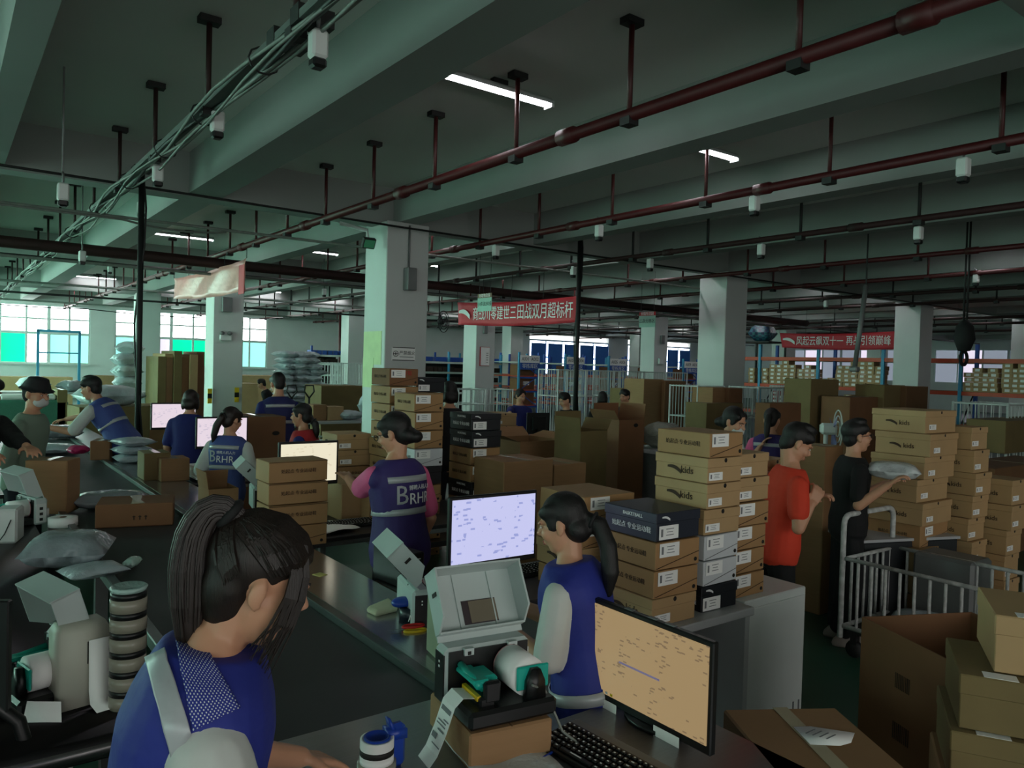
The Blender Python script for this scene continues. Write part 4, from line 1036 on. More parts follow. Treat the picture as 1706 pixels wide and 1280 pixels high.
for (z_, r_) in ((RZ_, .014), (.20, .016)):
    for x_ in (0, TW): MB().tube([(x_, .03, z_), (x_, -TL, z_)], r_, worn, n=8).build('rail', None, t)
    for y_ in (.03, -TL): MB().tube([(0, y_, z_), (TW, y_, z_)], r_, worn, n=8).build('rail', None, t)
bar = MB().tube([(0, 0, .2), (0, 0, RZ_)], .011, worn, n=6).mesh('bar')
for i in range(1, 16):
    for x_ in (0, TW): put(bar, 'bar', t, (x_, .03 - i * (TL + .03) / 16, 0))
for i in range(1, 8):
    for y_ in (.03, -TL): put(bar, 'bar', t, (i * TW / 8, y_, 0))
MB().box((TW / 2, -TL / 2, .18), (TW, TL, .03)).build('deck', dark_iron, t)
for x_ in (.03, TW - .03):
    for y_ in (-.04, -TL + .07):
        w_ = MB().lathe([(.0, -.018), (.055, -.018), (.06, 0), (.055, .018), (0, .018)], n=16, M=Matrix.Translation((x_, y_, .06)) @ Matrix.Rotation(PI / 2, 4, 'Y')).box((x_, y_, .13), (.05, .04, .07)); w_.build('caster', dark_iron, t)
parcel('crumpled white bag lying in the barred trolley', Vector((q.x + .3, q.y - .35, .197)), .4, .4, .14, .3, bag_m, seed=31)

# ------------------------------------------------------------------ tall roll cages
def cage(label, x, y, rz, w=.85, l=.7, h=1.75, name='roll_cage', group=None, n=9):
    t = thing(name, label, 'roll cage', (x, y, 0), rz, group)
    m_ = white_steel
    for sx in (-1, 1):
        for sy in (-1, 1): MB().tube([(sx * w / 2, sy * l / 2, .1), (sx * w / 2, sy * l / 2, h)], .02, m_, n=6).build('post', None, t)
    rl = MB()
    for z_ in (.2, h * .62, h - .02):
        for sx in (-1, 1): rl.tube([(sx * w / 2, -l / 2, z_), (sx * w / 2, l / 2, z_)], .013, m_, n=5)
        for sy in (-1, 1): rl.tube([(-w / 2, sy * l / 2, z_), (w / 2, sy * l / 2, z_)], .013, m_, n=5)
    tag(rl.build('rails', None, t), kind='stuff')
    br = MB()
    for i in range(1, n):
        for sy in (-1, 1): br.tube([(-w / 2 + w * i / n, sy * l / 2, .2), (-w / 2 + w * i / n, sy * l / 2, h)], .008, m_, n=4, caps=False)
        for sx in (-1, 1): br.tube([(sx * w / 2, -l / 2 + l * i / n, .2), (sx * w / 2, -l / 2 + l * i / n, h)], .008, m_, n=4, caps=False)
    tag(br.build('bars', None, t), kind='stuff')
    MB().box((0, 0, .17), (w, l, .03)).build('deck', dark_iron, t)
    cs = MB()
    for sx in (-1, 1):
        for sy in (-1, 1): cs.lathe([(0, -.02), (.06, -.02), (.06, .02), (0, .02)], n=10, M=Matrix.Translation((sx * w * .42, sy * l * .42, .06)) @ Matrix.Rotation(PI / 2, 4, 'Y'))
    cs.build('casters', dark_iron, t)
    return t
k0 = at_y(935, 690, 15.5)
C0 = cage('tall white roll cage at the left end of the row behind the central pole', k0.x, 15.5, 0, .95, .8, 1.85, group='white roll cages behind the central pole')
for k in range(1, 5):
    dup(C0, (k0.x + 1.0 * k, 15.5, 0), 0, 'tall white roll cage, %s from the left behind the central pole' % ['second', 'third', 'fourth', 'fifth'][k - 1])
k1 = at_y(1160, 690, 10.12)
C1 = cage('white roll cage left of the right column', k1.x, 10.12, 0, .8, .7, 1.62)
dup(C1, (at_y(1258, 690, 9.6).x, 9.6, 0), 0, 'white roll cage with bags right of the right column')
dup(C1, (at_y(1320, 690, 10.6).x, 10.6, 0), 0, 'white roll cage behind the leaning cardboard bundle')
parcel('grey bag in the roll cage right of the right column', Vector((at_y(1258, 690, 9.6).x, 9.6, .19)), .6, .7, .8, .2, bag_grey, seed=41)
k2 = at_y(1652, 720, 5.0)
cage('white roll cage behind the stacks at the far right', k2.x, 5.0, 0, .9, .75, 1.55, n=7)
k3 = at_y(725, 660, 19)
C3 = None
for k in range(3):
    lb_ = 'white roll cage, %s of three right of the near column' % ['left', 'middle', 'right'][k]
    if C3 is None: C3 = cage(lb_, k3.x, 19, 0, .95, .8, 1.2, n=7)
    else: dup(C3, (k3.x + 1.0 * k, 19, 0), 0, lb_)
for k in []: dup(C0, (0, 0, 0), 0, 'white roll cage, %s of three right of the near column' % ['left', 'middle', 'right'][k])
k4 = at_y(535, 650, 23)
for k in range(3): dup(C0, (k4.x + 1.02 * k, 23, 0), 0, 'white roll cage, %s of three left of the near column' % ['left', 'middle', 'right'][k])
k5 = at_y(572, 755, 8.6)
cage('low white cage holding mail bags left of the near column', k5.x - .1, 8.9, 0, 1.0, .8, .95)
for k, (dx, dz) in enumerate(((-.2, .2), (.22, .2), (0, .45), (.1, .70))): parcel('white mail bag in the low cage, %s layer' % ['bottom left', 'bottom right', 'middle', 'top'][k], Vector((k5.x - .1 + dx, 8.9, dz)), .5, .42, .24, .3 * k, bag_m, seed=50 + k)
# ================================================================== blue racks with aisle signs
def zed(px, py, Y): return at_y(px, py, Y).z
YR = 24.0
def aisle_rack(k, x, a, b, other):
    """rack end facing the camera; runs away along +Y"""
    h = 2.45; w = .98; ln = 8.0
    t = thing('storage_rack', 'blue storage rack under the sign %s %s' % (a, b), 'rack', (x, YR, 0), 0, 'blue aisle racks in the far middle')
    for sx in (-1, 1):
        for y in (0, 2.6, 5.2, ln): MB().box((sx * w / 2, y, h / 2), (.07, .08, h)).build('upright', rack_cyan if sx < 0 else rack_blue, t)
    for z in (.35, .95, 1.5, 2.05):
        MB().box((0, ln / 2, z), (w, ln, .04)).build('shelf', rack_white if z > 2 else rack_orange, t)
        MB().box((0, -.0, z - .05), (w - .07, .04, .07)).build('beam', rack_blue, t)
    for q_ in range(3):
        z = .3 + q_ * .62; s_ = 1 if q_ % 2 else -1
        MB().tube([(-s_ * w / 2, .0, z), (s_ * w / 2, .0, z + .6)], .018, n=5).build('brace', rack_blue, t)
    sg = MB().box((0, -.07, 2.18), (w * .98, .02, .30), paper).build('sign_top', None, t)
    text('%s  %s' % (a, b), .20, ink, sg, (0, -.083, 2.18), sx=.86)
    sg = MB().box((0, -.07, 1.90), (w * .98, .02, .27), rack_blue).build('sign_bottom', None, t)
    text('零拣库区', .20, white_ink, sg, (0, -.083, 1.90))
    for q_, z in enumerate((.372, .972, 1.522)):
        carton('brown carton in the rack end under %s, %s shelf' % (a, ['bottom', 'middle', 'top'][q_]), x, YR + .42, z, .6, w - .2, [.5, .44, .44][q_], 0, card_r, tape=False, marks=[('label', 'f', -.02, .25, 2.4)] if q_ == 1 else None)
xs = [at_y(px, 610, YR).x for px in (881, 957, 1028, 1092, 1150)]
for k, (a, b) in enumerate((('A001', 'A002'), ('A003', 'A004'), ('A005', 'A006'), ('A007', 'A008'), ('A009', 'A010'))): aisle_rack(k, xs[k], a, b, None)
binm = mat('dark_goods', (52, 38, 30), .8, var=.4, scale=3)
def long_rack(label, x0, x1, y, zs, upm, bm_, bays):
    t = thing('shelf_rack', label, 'rack', (x0, y, 0), 0)
    w = x1 - x0
    for i in range(bays + 1): MB().box((w * i / bays, 0, zs[-1] / 2 + .2), (.07, .07, zs[-1] + .4)).build('upright', upm, t)
    for z in zs:
        MB().box((w / 2, -.02, z), (w, .05, .08)).build('beam', bm_, t); MB().box((w / 2, .4, z), (w, .8, .03)).build('shelf', bm_, t)
    MB().box((w / 2, .82, zs[-1] / 2), (w, .02, zs[-1])).build('back_panel', black_matt, t)
    g = MB(); rr = random.Random(5)
    for z in zs[:-1]:
        u = .1
        while u < w - .2:
            d = rr.uniform(.18, .4); g.box((u + d / 2, .3, z + .03 + .10), (d * .85, .4, rr.uniform(.08, .22))); u += d
    tag(g.build('small_goods', binm, t), kind='stuff')
    tp = MB()
    for i in range(6): tp.box((w * (i + .5) / 6, .3, zs[-1] + .12), (w / 8, .5, .2), rack_blue)
    tag(tp.build('blue_crates', None, t), kind='stuff')
ra = at_y(700, 640, 26); rb = at_y(858, 640, 26)
long_rack('white-beamed shelf rack with small goods between the two middle columns', ra.x, rb.x - .75, 26, [.35, .75, 1.15, 1.55, 1.95], rack_cyan, rack_white, 3)
ra = at_y(518, 640, 30); rb = at_y(572, 640, 30)
long_rack('white-beamed shelf rack with goods left of the near column', ra.x, rb.x, 30, [.4, .85, 1.3, 1.75, 2.1], rack_blue, rack_white, 1)
# ---- orange beamed racks along the right
XR = 23.2
def yx(px): return at_x(px, 640, XR).y
ys = [yx(px) for px in (1200, 1265, 1362, 1470, 1600, 1720)]
zt_, zm_ = at_x(1300, 598, XR).z, at_x(1300, 643, XR).z
t = thing('pallet_rack', 'long rack with orange beams and blue posts along the right', 'rack', (XR, 0, 0))
for y in ys: 
    for dx in (0, 1.0): MB().box((dx, y, 1.45), (.09, .09, 2.9)).build('upright', rack_cyan if dx == 0 else rack_blue, t)
    MB().tube([(0, y, .4), (1.0, y, 1.6)], .02, n=5).build('brace', dark_iron, t)
for z in (.55, zm_, zt_):
    for dx in (0, 1.0): MB().box((dx, (ys[0] + ys[-1]) / 2, z), (.05, ys[0] - ys[-1], .11)).build('beam', rack_orange, t)
    MB().box((.5, (ys[0] + ys[-1]) / 2, z + .05), (1.0, ys[0] - ys[-1], .02)).build('shelf', card_o if z < 2 else rack_orange, t)
SB = None; NCOL = [0]
def small_stack(px, n, z, kind=kraft2, dx=.22, w=.26):
    global SB
    y = at_x(px, 650, XR).y; sh_ = 'upper' if z > 1.2 else 'lower'
    for i in range(n):
        lab = 'small shoe box, %s, %s column from left, %s shelf of orange-beamed rack' % (ORD[n - 1 - i], (NTH + ['twenty-first', 'twenty-second', 'twenty-third'])[NCOL[0] % 23], sh_)
        if kind is redbox: lab = 'red shoe box, %s of the red column on the orange rack' % ORD[n - 1 - i]
        if SB is None or kind is redbox:
            b = thing('shoe_box', lab, 'shoe box', (XR + dx, y, z + i * .135), 0, 'shoe boxes stacked on the orange-beamed rack')
            MB().box((0, 0, .066), (.36, w, .131), kind, ch=.004).build('body', None, b); MB().box((-.181, 0, .07), (.002, .12, .07)).build('label', paper, b)
            if SB is None: SB = b
        else: dup(SB, (XR + dx + random.uniform(-.02, .02), y + random.uniform(-.02, .02), z + i * .135), 0, lab, 'shoe boxes stacked on the orange-beamed rack')
    NCOL[0] += 1
for px, n in ((1250, 4), (1272, 4), (1284, 5), (1295, 5), (1306, 6), (1317, 5), (1331, 4), (1342, 5), (1352, 4), (1382, 2), (1396, 5), (1408, 5), (1420, 6), (1434, 6), (1447, 6), (1461, 5), (1612, 4), (1625, 5), (1640, 4), (1652, 5), (1676, 6), (1690, 5), (1702, 6)): small_stack(px, n, zm_ + .062)
for px, n in ((1300, 4), (1312, 4), (1340, 4), (1400, 4), (1412, 5)): small_stack(px, n, .612)
small_stack(1290, 5, .612, redbox)
# ================================================================== banners and hanging signs
ban_red = mat('banner_red', (190, 40, 54), .6, var=.12, scale=2)
ban_pale = mat('banner_pale', (214, 150, 142), .35, var=.18, scale=2.5, bump=.3)
def banner(label, X, c, m, words=None, wave=.03, size=.42, logo=True, patch=None):
    """c: four picture corners left-top, right-top, right-bottom, left-bottom on the plane x = X"""
    P = [at_x(px, py, X) for px, py in c]; n = 24; vs = []; fs = []
    o0 = P[3]
    for i in range(n + 1):
        for j in range(7):
            u, v = i / n, j / 6
            p = P[0].lerp(P[1], u).lerp(P[3].lerp(P[2], u), v); s_ = math.sin(u * 16 + v * 3) * .5 + math.sin(u * 41 + v * 9) * .22
            vs.append((p.x - o0.x + wave * s_, p.y - o0.y, p.z - o0.z - .05 * math.sin(u * PI) * (1 if j in (0, 6) else 1)))
    for i in range(n):
        for j in range(6): a_ = i * 7 + j; fs.append((a_, a_ + 1, a_ + 8, a_ + 7))
    t = thing('banner', label, 'banner', o0)
    cl = MB().add(vs, fs, m, True).build('cloth', None, t); s_ = cl.modifiers.new('s', 'SOLIDIFY'); s_.thickness = .004
    top = MB()
    for u in (0, .25, .5, .75, 1): p = P[0].lerp(P[1], u) - o0; top.tube([(p.x, p.y, p.z - .05 * math.sin(u * PI)), (p.x, p.y, (3.82 if X < 20 else CEIL) - o0.z)], .006, cable_black, n=4)
    top.build('hanging_cords', None, t)
    L_ = (P[1] - P[0]).length; tilt = math.atan2((P[1].z - P[0].z + P[2].z - P[3].z) / 2, abs(P[1].y - P[0].y))
    if words:
        mid = (P[0] + P[1] + P[2] + P[3]) / 4 - o0
        for (txt, u, sc) in words:
            q_ = (P[0].lerp(P[1], u) + P[3].lerp(P[2], u)) / 2 - o0
            o = text(txt, size * sc, white_ink, cl, (q_.x - .045, q_.y, q_.z - .05 * math.sin(u * PI)), (PI / 2, -tilt * 0, -PI / 2)); o.rotation_euler = Euler((PI / 2, 0, -PI / 2))
            o.scale = (1, 1.35, 1)
            o.rotation_euler = (Matrix.Rotation(-PI / 2, 3, 'Z') @ Matrix.Rotation(-tilt, 3, 'Y') @ Matrix.Rotation(PI / 2, 3, 'X')).to_euler()
        if logo:
            q_ = (P[0].lerp(P[1], .085) + P[3].lerp(P[2], .085)) / 2 - o0
            o = put(SW_WS, 'swoosh', cl, (q_.x - .05, q_.y, q_.z)); o.rotation_euler = (0, 0, -PI / 2); o.scale = (.72, 1, .8)
    if patch:
        q_ = (P[0].lerp(P[1], .97) * .45 + P[3].lerp(P[2], .97) * .55) - o0
        pb = MB().box((q_.x - .03, q_.y, q_.z - .05), (.006, .30, .5), ban_red).build('red_hem', None, cl)
    return t
banner('pale salmon banner seen from behind at the left, red at its edges', 4.17, [(290, 464), (411, 430), (409, 485), (288, 498)], ban_pale, None, .05, patch=True)
banner('red banner with white writing under the dark red duct, hall centre', 9.5, [(762, 504), (964, 493), (961, 537), (763, 541)], ban_red, [('商战川零建世三', .36, .96), ('田战双月超标杆', .77, 1.04)], .03, .24)
banner('red banner with white writing over the right orange rack', 22.7, [(1299, 555), (1492, 552), (1491, 582), (1303, 579)], ban_red, [('风起云飙双十一', .37, .95), ('再战引领巅峰', .79, .95)], .02, .25)
sign_green = mat('sign_pale_green', (150, 196, 180), .6, var=.05)
def hang_sign(label, X, c, txt, head_m, head):
    P = [at_x(px, py, X) for px, py in c]; w = abs(P[0].y - P[1].y); h = P[0].z - P[3].z; m_ = (P[0] + P[1] + P[2] + P[3]) / 4
    t = thing('hanging_sign', label, 'sign', m_)
    MB().box((0, 0, -.12 * h), (.012, w, h * .76)).build('panel', sign_green, t); hp = MB().box((0, 0, h * .38), (.012, w, h * .24)).build('header', head_m, t)
    pl = t.children[0]
    text(txt, w / len(txt) * .98, ink, pl, (-.008, 0, -.10 * h), (PI / 2, 0, -PI / 2)); text(head, w / len(head) * .8, white_ink, hp, (-.008, 0, h * .38), (PI / 2, 0, -PI / 2))
    c_ = MB()
    for s_ in (-1, 1): c_.tube([(0, s_ * w * .4, h / 2), (0, s_ * w * .4, 4.03 - m_.z)], .006, cable_black, n=4)
    c_.build('cords', None, t)
hang_sign('small pale green hanging sign in front of the centre red banner', 8.4, [(796, 490), (819, 489), (819, 518), (796, 519)], '小件流水线', mat('sign_brown', (120, 96, 76), .6), '安踏物流园')
hang_sign('pale green hanging sign with red header by the far column', 12.4, [(1065, 521), (1092, 519), (1092, 545), (1065, 546)], '二次分拣区', red_ink, '安踏物流园')
# ---- fittings on the near column
fy = 10.73 - .36; fx = 5.69 - .36
q = at_y(672, 590, fy)
t = thing('safety_sign', 'white no-fire safety sign on the near column', 'sign', (q.x, fy - .006, q.z))
MB().box((0, 0, 0), (.40, .008, .20)).build('board', paper, t)
for z in (-.095, .095): MB().box((0, -.005, z), (.38, .003, .012)).build('border', ink, t)
text('严禁烟火', .068, ink, t, (.06, -.005, .012)); MB().box((.05, -.005, -.045), (.24, .002, .010)).build('small_print', ink_grey, t)
MB().tube([(-.135 + .042 * math.cos(a_), -.006, .0 + .042 * math.sin(a_)) for a_ in [2 * PI * k / 20 for k in range(21)]], .004, n=5).build('ban_ring', ink, t); MB().box((-.135, -.006, 0), (.012, .003, .05)).box((-.135, -.006, 0), (.075, .003, .008), M=None).build('flame_mark', ink, t)
q = at_y(679, 466, fy); t = thing('junction_box', 'grey metal junction box high on the near column', 'junction box', (q.x, fy - .08, q.z)); MB().box((0, 0, 0), (.16, .15, .34), ch=.01).build('box', grey_metal, t); MB().tube([(0, .05, .17), (0, .05, 3.98 - q.z)], .016, n=6).build('conduit', grey_metal, t)
for k, (px0, px1, py0, py1) in enumerate(((604, 635, 553, 608), (604, 622, 596, 646))):
    a_ = at_x(px0, py0, fx); b_ = at_x(px1, py1, fx); y0_ = min(a_.y, fy + .70)
    tag(MB().box((fx - .004 - .004 * k, (y0_ + b_.y) / 2, (a_.z + b_.z) / 2), (.006, abs(y0_ - b_.y), abs(a_.z - b_.z))).build('paper_notice', mat('pale_yellow_green_paper', (196, 210, 160), .7)), ['large pale yellow-green notice on the green-lit column side', 'lower pale yellow-green notice on the green-lit column side'][k], 'notice')
q = at_d(614, 405, 11.4); t = thing('floodlight', 'small floodlight on a white arm at the near column top', 'floodlight', q); MB().box((0, 0, 0), (.20, .07, .16), M=Matrix.Rotation(.5, 4, 'X'), ch=.01).build('housing', dark_iron, t); MB().box((0, -.037, 0), (.16, .006, .12), M=Matrix.Rotation(.5, 4, 'X')).build('lens', mat('lens_green', (90, 170, 130), .1), t); MB().tube([(0, .03, .05), (.02, .10, .20), (-.4, .14, .26)], .03, n=8).build('arm', white_steel, t)
# corner guards, extinguisher-style stripes on the other columns
for (px, py, Y, lb) in ((349, 660, 19.37, 'left'), (394, 658, 19.37, 'right')):
    q = at_y(px, py, Y); t = thing('corner_guard', 'black and yellow corner guard on the %s edge of the left column' % lb, 'guard', (q.x, Y - .02, q.z))
    for k in range(3): MB().box((0, 0, .12 - .12 * k), (.10, .03, .12)).build('stripe', yellow_pl if k % 2 == 0 else black_pl, t)
q = at_y(598, 768, 10.3)
def wall_unit(label, px, py, Y, w, h, m_, name='wall_box', cat='box'):
    q = at_y(px, py, Y); return tag(MB().box((0, -.05, 0), (w, .1, h), ch=.012).build(name, m_, None, (q.x, Y, q.z)), label, cat)
wall_unit('grey speaker box on the left column below the banner', 377, 508, 19.36, .24, .36, grey_metal, 'speaker_box', 'speaker')
t = thing('emergency_light', 'white twin-head emergency light on the left column', 'emergency light', at_y(376, 563, 19.33)); MB().box((0, 0, 0), (.28, .06, .14), ch=.01).build('case', white_pl, t)
for s_ in (-.09, .09): MB().ell((s_, -.02, .11), (.06, .05, .05)).build('head', grey_metal, t)
wall_unit('grey speaker box on the middle column', 807, 547, 19.83, .14, .34, grey_metal, 'speaker_box', 'speaker')
q = at_y(807, 594, 19.83); t = thing('notice_board', 'framed white notice with red edge on the middle column', 'notice', (q.x, 19.83 - .012, q.z)); MB().box((0, 0, 0), (.36, .02, .60)).build('frame', red_ink, t); MB().box((.01, -.012, 0), (.33, .006, .57)).build('sheet', paper, t)
for k in range(5): MB().box((.09 - .0 * k, -.016, .1 - .07 * k), (.08, .002, .02)).build('print_line', ink_grey, t)
wall_unit('grey box on the far column by the blue windows', 1102, 566, 19.93, .18, .32, grey_metal, 'speaker_box', 'speaker')
wall_unit('white switch box on the far column by the blue windows', 1099, 602, 19.93, .24, .22, white_pl, 'switch_box', 'switch box')
# red riser pipe by the far wall and white corner column
tag(MB().tube([(at_y(572, 600, 30).x + .3, 31, 0), (at_y(572, 600, 30).x + .3, 31, 4.0)], .09, n=10).build('riser_pipe', red_pipe), 'thin dark red riser pipe by the far white column', 'pipe')
# fan hung at the middle column
q = at_d(736, 536, 21.5); t = thing('wall_fan', 'black round fan hung left of the middle column', 'fan', q, .5)
for r_ in (.30, .22, .14): MB().tube([(r_ * math.cos(a_), -.06, r_ * math.sin(a_)) for a_ in [2 * PI * k / 24 for k in range(25)]], .012, n=5).build('guard_ring', black_pl, t)
for k in range(3): MB().loft([[(math.cos(2 * PI * k / 3 + d_) * r_, -.03 + e_ + (d_ * .08), math.sin(2 * PI * k / 3 + d_) * r_) for d_ in (0, .5) for e_ in (0, .006)][:4] for r_ in (.05, .25)]).build('blade', black_pl, t)
MB().lathe([(0, -.05), (.08, -.05), (.09, .1), (.0, .12)], n=14, M=Matrix.Rotation(-PI / 2, 4, 'X')).build('motor', black_pl, t); MB().tube([(0, .08, 0), (0, .1, 3.98 - q.z)], .02, n=6).build('bracket', dark_iron, t)
# bundle and hanging things at the right
q = at_x(1268, 556, XR + .4); t = parcel('blue and green checked cloth bundle on top of the right rack', Vector((q.x, q.y, zt_ + .07)), 1.0, .9, .55, .2, None, seed=61) if False else None
chk = bpy.data.materials.new('checked_cloth'); chk.use_nodes = True; N_ = chk.node_tree.nodes; L_ = chk.node_tree.links
ck = N_.new('ShaderNodeTexChecker'); ck.inputs['Scale'].default_value = 9; ck.inputs[1].default_value = lin((50, 110, 120)); ck.inputs[2].default_value = lin((30, 46, 80)); tc_ = N_.new('ShaderNodeTexCoord'); L_.new(tc_.outputs['Object'], ck.inputs[0]); L_.new(ck.outputs[0], N_['Principled BSDF'].inputs['Base Color'])
parcel('blue and green checked bundle on a high shelf right of the column', Vector((q.x + .1, q.y, 3.02)), .8, .8, .62, .2, chk, seed=61, cat='bundle', name='cloth_bundle')
t = thing('high_shelf', 'high steel shelf carrying the checked bundle', 'shelf', (q.x + .1, q.y, 0)); MB().box((0, 0, 2.99), (1.1, 1.3, .05)).build('board', dark_iron, t)
for s_ in (-.6, .6): MB().box((.5, s_, 1.5), (.06, .06, 3.0)).build('post', dark_iron, t)
q = at_d(1607, 560, 12.5); t = thing('hoist', 'dark hoist hanging with a ring at the right, below the pipes', 'hoist', q); MB().lathe([(0, -.26), (.09, -.24), (.16, -.05), (.13, .15), (.05, .26), (0, .27)], n=12).build('body', black_matt, t); MB().tube([(.12 * math.cos(a_), 0, -.36 + .11 * math.sin(a_)) for a_ in [2 * PI * k / 20 for k in range(21)]], .028, n=6).build('ring', black_matt, t)
for s_ in (-.06, .06): MB().tube([(s_, 0, .2), (s_, 0, CEIL - q.z)], .016, n=6).build('chain', dark_iron, t)
qa = at_d(1443, 475, 11.5); qb_ = at_d(1424, 612, 11.5); t = thing('leaning_tube', 'pale tube hanging aslant before the red banner at the right', 'tube', qb_); dv_ = qa - qb_
MB().tube([(0, 0, 0), dv_], .035, n=10).build('tube', grey_metal, t); MB().box((0, 0, -.03), (.12, .12, .08), ch=.02).build('end_cap', grey_metal, t); MB().tube([dv_, (dv_.x, dv_.y, CEIL - qb_.z)], .012, n=5).build('rod', dark_iron, t)
# ================================================================== far left: flattened cartons, bag tower, tables
for k in range(6):
    px = 262 + k * 13; q = at_y(px, 700, 16.5)
    c_ = carton('tall flattened cartons on edge, %s of six at the left column' % ['first from the left', 'second from the left', 'third from the left', 'third from the right', 'second from the right', 'rightmost'][k], q.x, 16.7 + .1 * (k % 2), .15, 1.1, .155, 1.74 + .06 * (k % 3), 0, [card_o, kraft2, card_o, card, kraft2, card_r][k], tape=False)
t = thing('pallet', 'low pallet under the flattened cartons', 'pallet', (at_y(294, 700, 16.5).x, 16.7, 0)); 
for k in range(5): MB().box((0, -.5 + k * .25, .13), (1.4, .12, .03)).build('slat', card_o, t)
for s_ in (-.6, 0, .6): MB().box((s_, 0, .057), (.09, 1.2, .115)).build('runner', card_d, t)
random.seed(21); n_ = 0
q = at_y(500, 690, 19.0)
for lay in range(13):
    for s_ in range(3):
        w_ = 1.4 - .035 * lay
        parcel('pale mail bag, %s bag of the %s layer up in the tall heap' % (['left', 'middle', 'right'][s_], NTH[lay]), Vector((q.x - w_ / 2 + w_ * (s_ + .5) / 3 + random.uniform(-.05, .05), 19.2 + random.uniform(-.08, .08), .15 + lay * .15)), .7, w_ / 3 + .1, .17, random.uniform(-.3, .3), bag_m, 'mail bags in the tall heap', seed=70 + (lay * 3 + s_) % 5)
t = thing('pallet', 'low pallet under the heap of mail bags', 'pallet', (q.x, 19.2, 0))
for k in range(5): MB().box((0, -.5 + k * .25, .13), (1.5, .14, .03)).build('slat', card_o, t)
for s_ in (-.6, 0, .6): MB().box((s_, 0, .057), (.09, 1.2, .115)).build('runner', card_d, t)
for k, px in enumerate((487, 516)):
    q = at_y(px, 690, 14.5); t = thing('hand_truck', ['left', 'right'][k] + ' one of two dark pallet jack handles before the bag heap', 'pallet jack', (q.x, 14.5, 0)); MB().tube([(0, 0, .15), (0, .05, 1.15)], .022, n=8).build('shaft', dark_iron, t); MB().tube([(0, .05, 1.15), (-.10, .05, 1.28), (-.08, .05, 1.40), (.08, .05, 1.40), (.10, .05, 1.28), (0, .05, 1.15)], .016, n=6).build('grip', dark_iron, t)
    for s_ in (-.2, .2): MB().box((s_, .55, .11), (.16, 1.1, .05)).build('fork', rack_orange, t)
    for s_ in (-.08, .08): MB().lathe([(0, -.03), (.1, -.03), (.1, .03), (0, .03)], n=12, M=Matrix.Translation((s_, 0, .1)) @ Matrix.Rotation(PI / 2, 4, 'Y')).build('wheel', black_pl, t)
q = at_y(212, 690, 17.5)
for lay in range(9): parcel('pale bag in the narrow column of bags by the dark pole, %s' % ['lowest', 'second', 'third', 'fourth', 'fifth', 'sixth', 'seventh', 'eighth', 'topmost'][lay], Vector((q.x + random.uniform(-.04, .04), 17.5, .0 + lay * .24)), .5, .5, .26, random.uniform(-.4, .4), bag_m, 'bags in the narrow column by the dark pole', seed=80 + lay % 3)
# back table of parcels left of the near column
t = thing('sorting_table', 'long pale table with parcels left of the near column', 'table', (at_y(560, 690, 14).x, 14.0, 0)); MB().box((0, 0, .74), (2.4, 1.0, .04)).build('table_top', wood_lam, t)
for sx in (-1.1, 1.1):
    for sy in (-.45, .45): MB().box((sx, sy, .36), (.05, .05, .72)).build('leg', grey_metal, t)
tx = t.location.x
for k, (dx, w_, l_, h_, m_) in enumerate(((-.9, .4, .5, .2, None), (-.45, .3, .4, .3, card), (-.1, .36, .3, .26, kraft2), (.25, .5, .5, .18, None), (.75, .42, .4, .55, None))):
    lb = ['white mail bag at the left end of the pale sorting table', 'brown carton on the pale sorting table, left of two', 'pale brown carton on the pale sorting table, right of two', 'flat white mail bag on the pale sorting table', 'upright knotted white sack at the right end of the sorting table'][k]
    if m_: carton(lb, tx + dx, 14.0, .76, l_, w_, h_, .2, m_, tape=False)
    else: parcel(lb, Vector((tx + dx, 14.0, .76)), l_, w_, h_, .2, bag_m, seed=90 + k)
# far left bench things under the windows
t = thing('long_table', 'long pale table under the bright windows at far left', 'table', (2.6, 24, 0)); MB().box((0, 0, .84), (4.6, 1.0, .05)).build('table_top', wood_lam, t)
for sx in (-2.1, 0, 2.1): MB().box((sx, 0, .41), (.08, .8, .815)).build('leg', grey_metal, t)
carton('pale carton on the long table below the bright windows', 3.6, 24, .866, .5, .6, .45, 0, kraft2, tape=False); parcel('white bag on the long table below the bright windows', Vector((2.0, 24, .866)), .6, .7, .4, .2, bag_m, seed=97); parcel('silver bag on the long table below the bright windows', Vector((2.9, 24, .866)), .6, .6, .3, .5, silver, seed=98)
fr = thing('clothes_frame', 'blue-grey steel frame standing before the bright windows', 'frame', (at_y(98, 600, 26).x, 26, 0))
fw = at_y(133, 600, 26).x - at_y(64, 600, 26).x; zh = at_y(98, 552, 26).z
for s_ in (-1, 1): MB().box((s_ * fw / 2, 0, zh / 2), (.07, .07, zh)).build('post', rack_cyan, fr)
MB().box((0, 0, zh), (fw + .07, .07, .07)).build('top_bar', rack_cyan, fr); MB().box((0, 0, zh * .75), (fw, .04, .04)).build('rail', rack_cyan, fr)
carton('pale carton row standing under the left bright window', 2.5, 30, 0, .8, 2.2, 1.1, 0, kraft2, tape=False)
t = thing('covered_machine', 'low machine under a green cover at far left', 'machine', (1.35, 17.5, 0)); MB().box((0, 0, .5), (1.3, 1.0, 1.0), ch=.05).build('cover', mat('green_cover', (52, 110, 92), .6, var=.15, bump=.3), t); MB().box((0, -.2, 1.05), (.9, .5, .1), ch=.03).build('top_tray', white_pl, t)
carton('wide olive carton pile behind the leaning man', 2.35, 13.4 + 1.4, 0, .8, 1.1, 1.02, .1, card_o, tape=False)
carton('brown carton beside the olive pile behind the leaning man', 3.4, 16.2, 0, .8, .9, .95, 0, card_r, tape=False)
parcel('heap of pale bags on the olive carton pile', Vector((2.35, 14.8, 1.022)), .7, 1.0, .35, .2, bag_m, seed=131)
carton('pale carton standing right of the flattened cartons', 6.6, 22, 0, .8, 1.2, 1.2, 0, kraft2, tape=False)
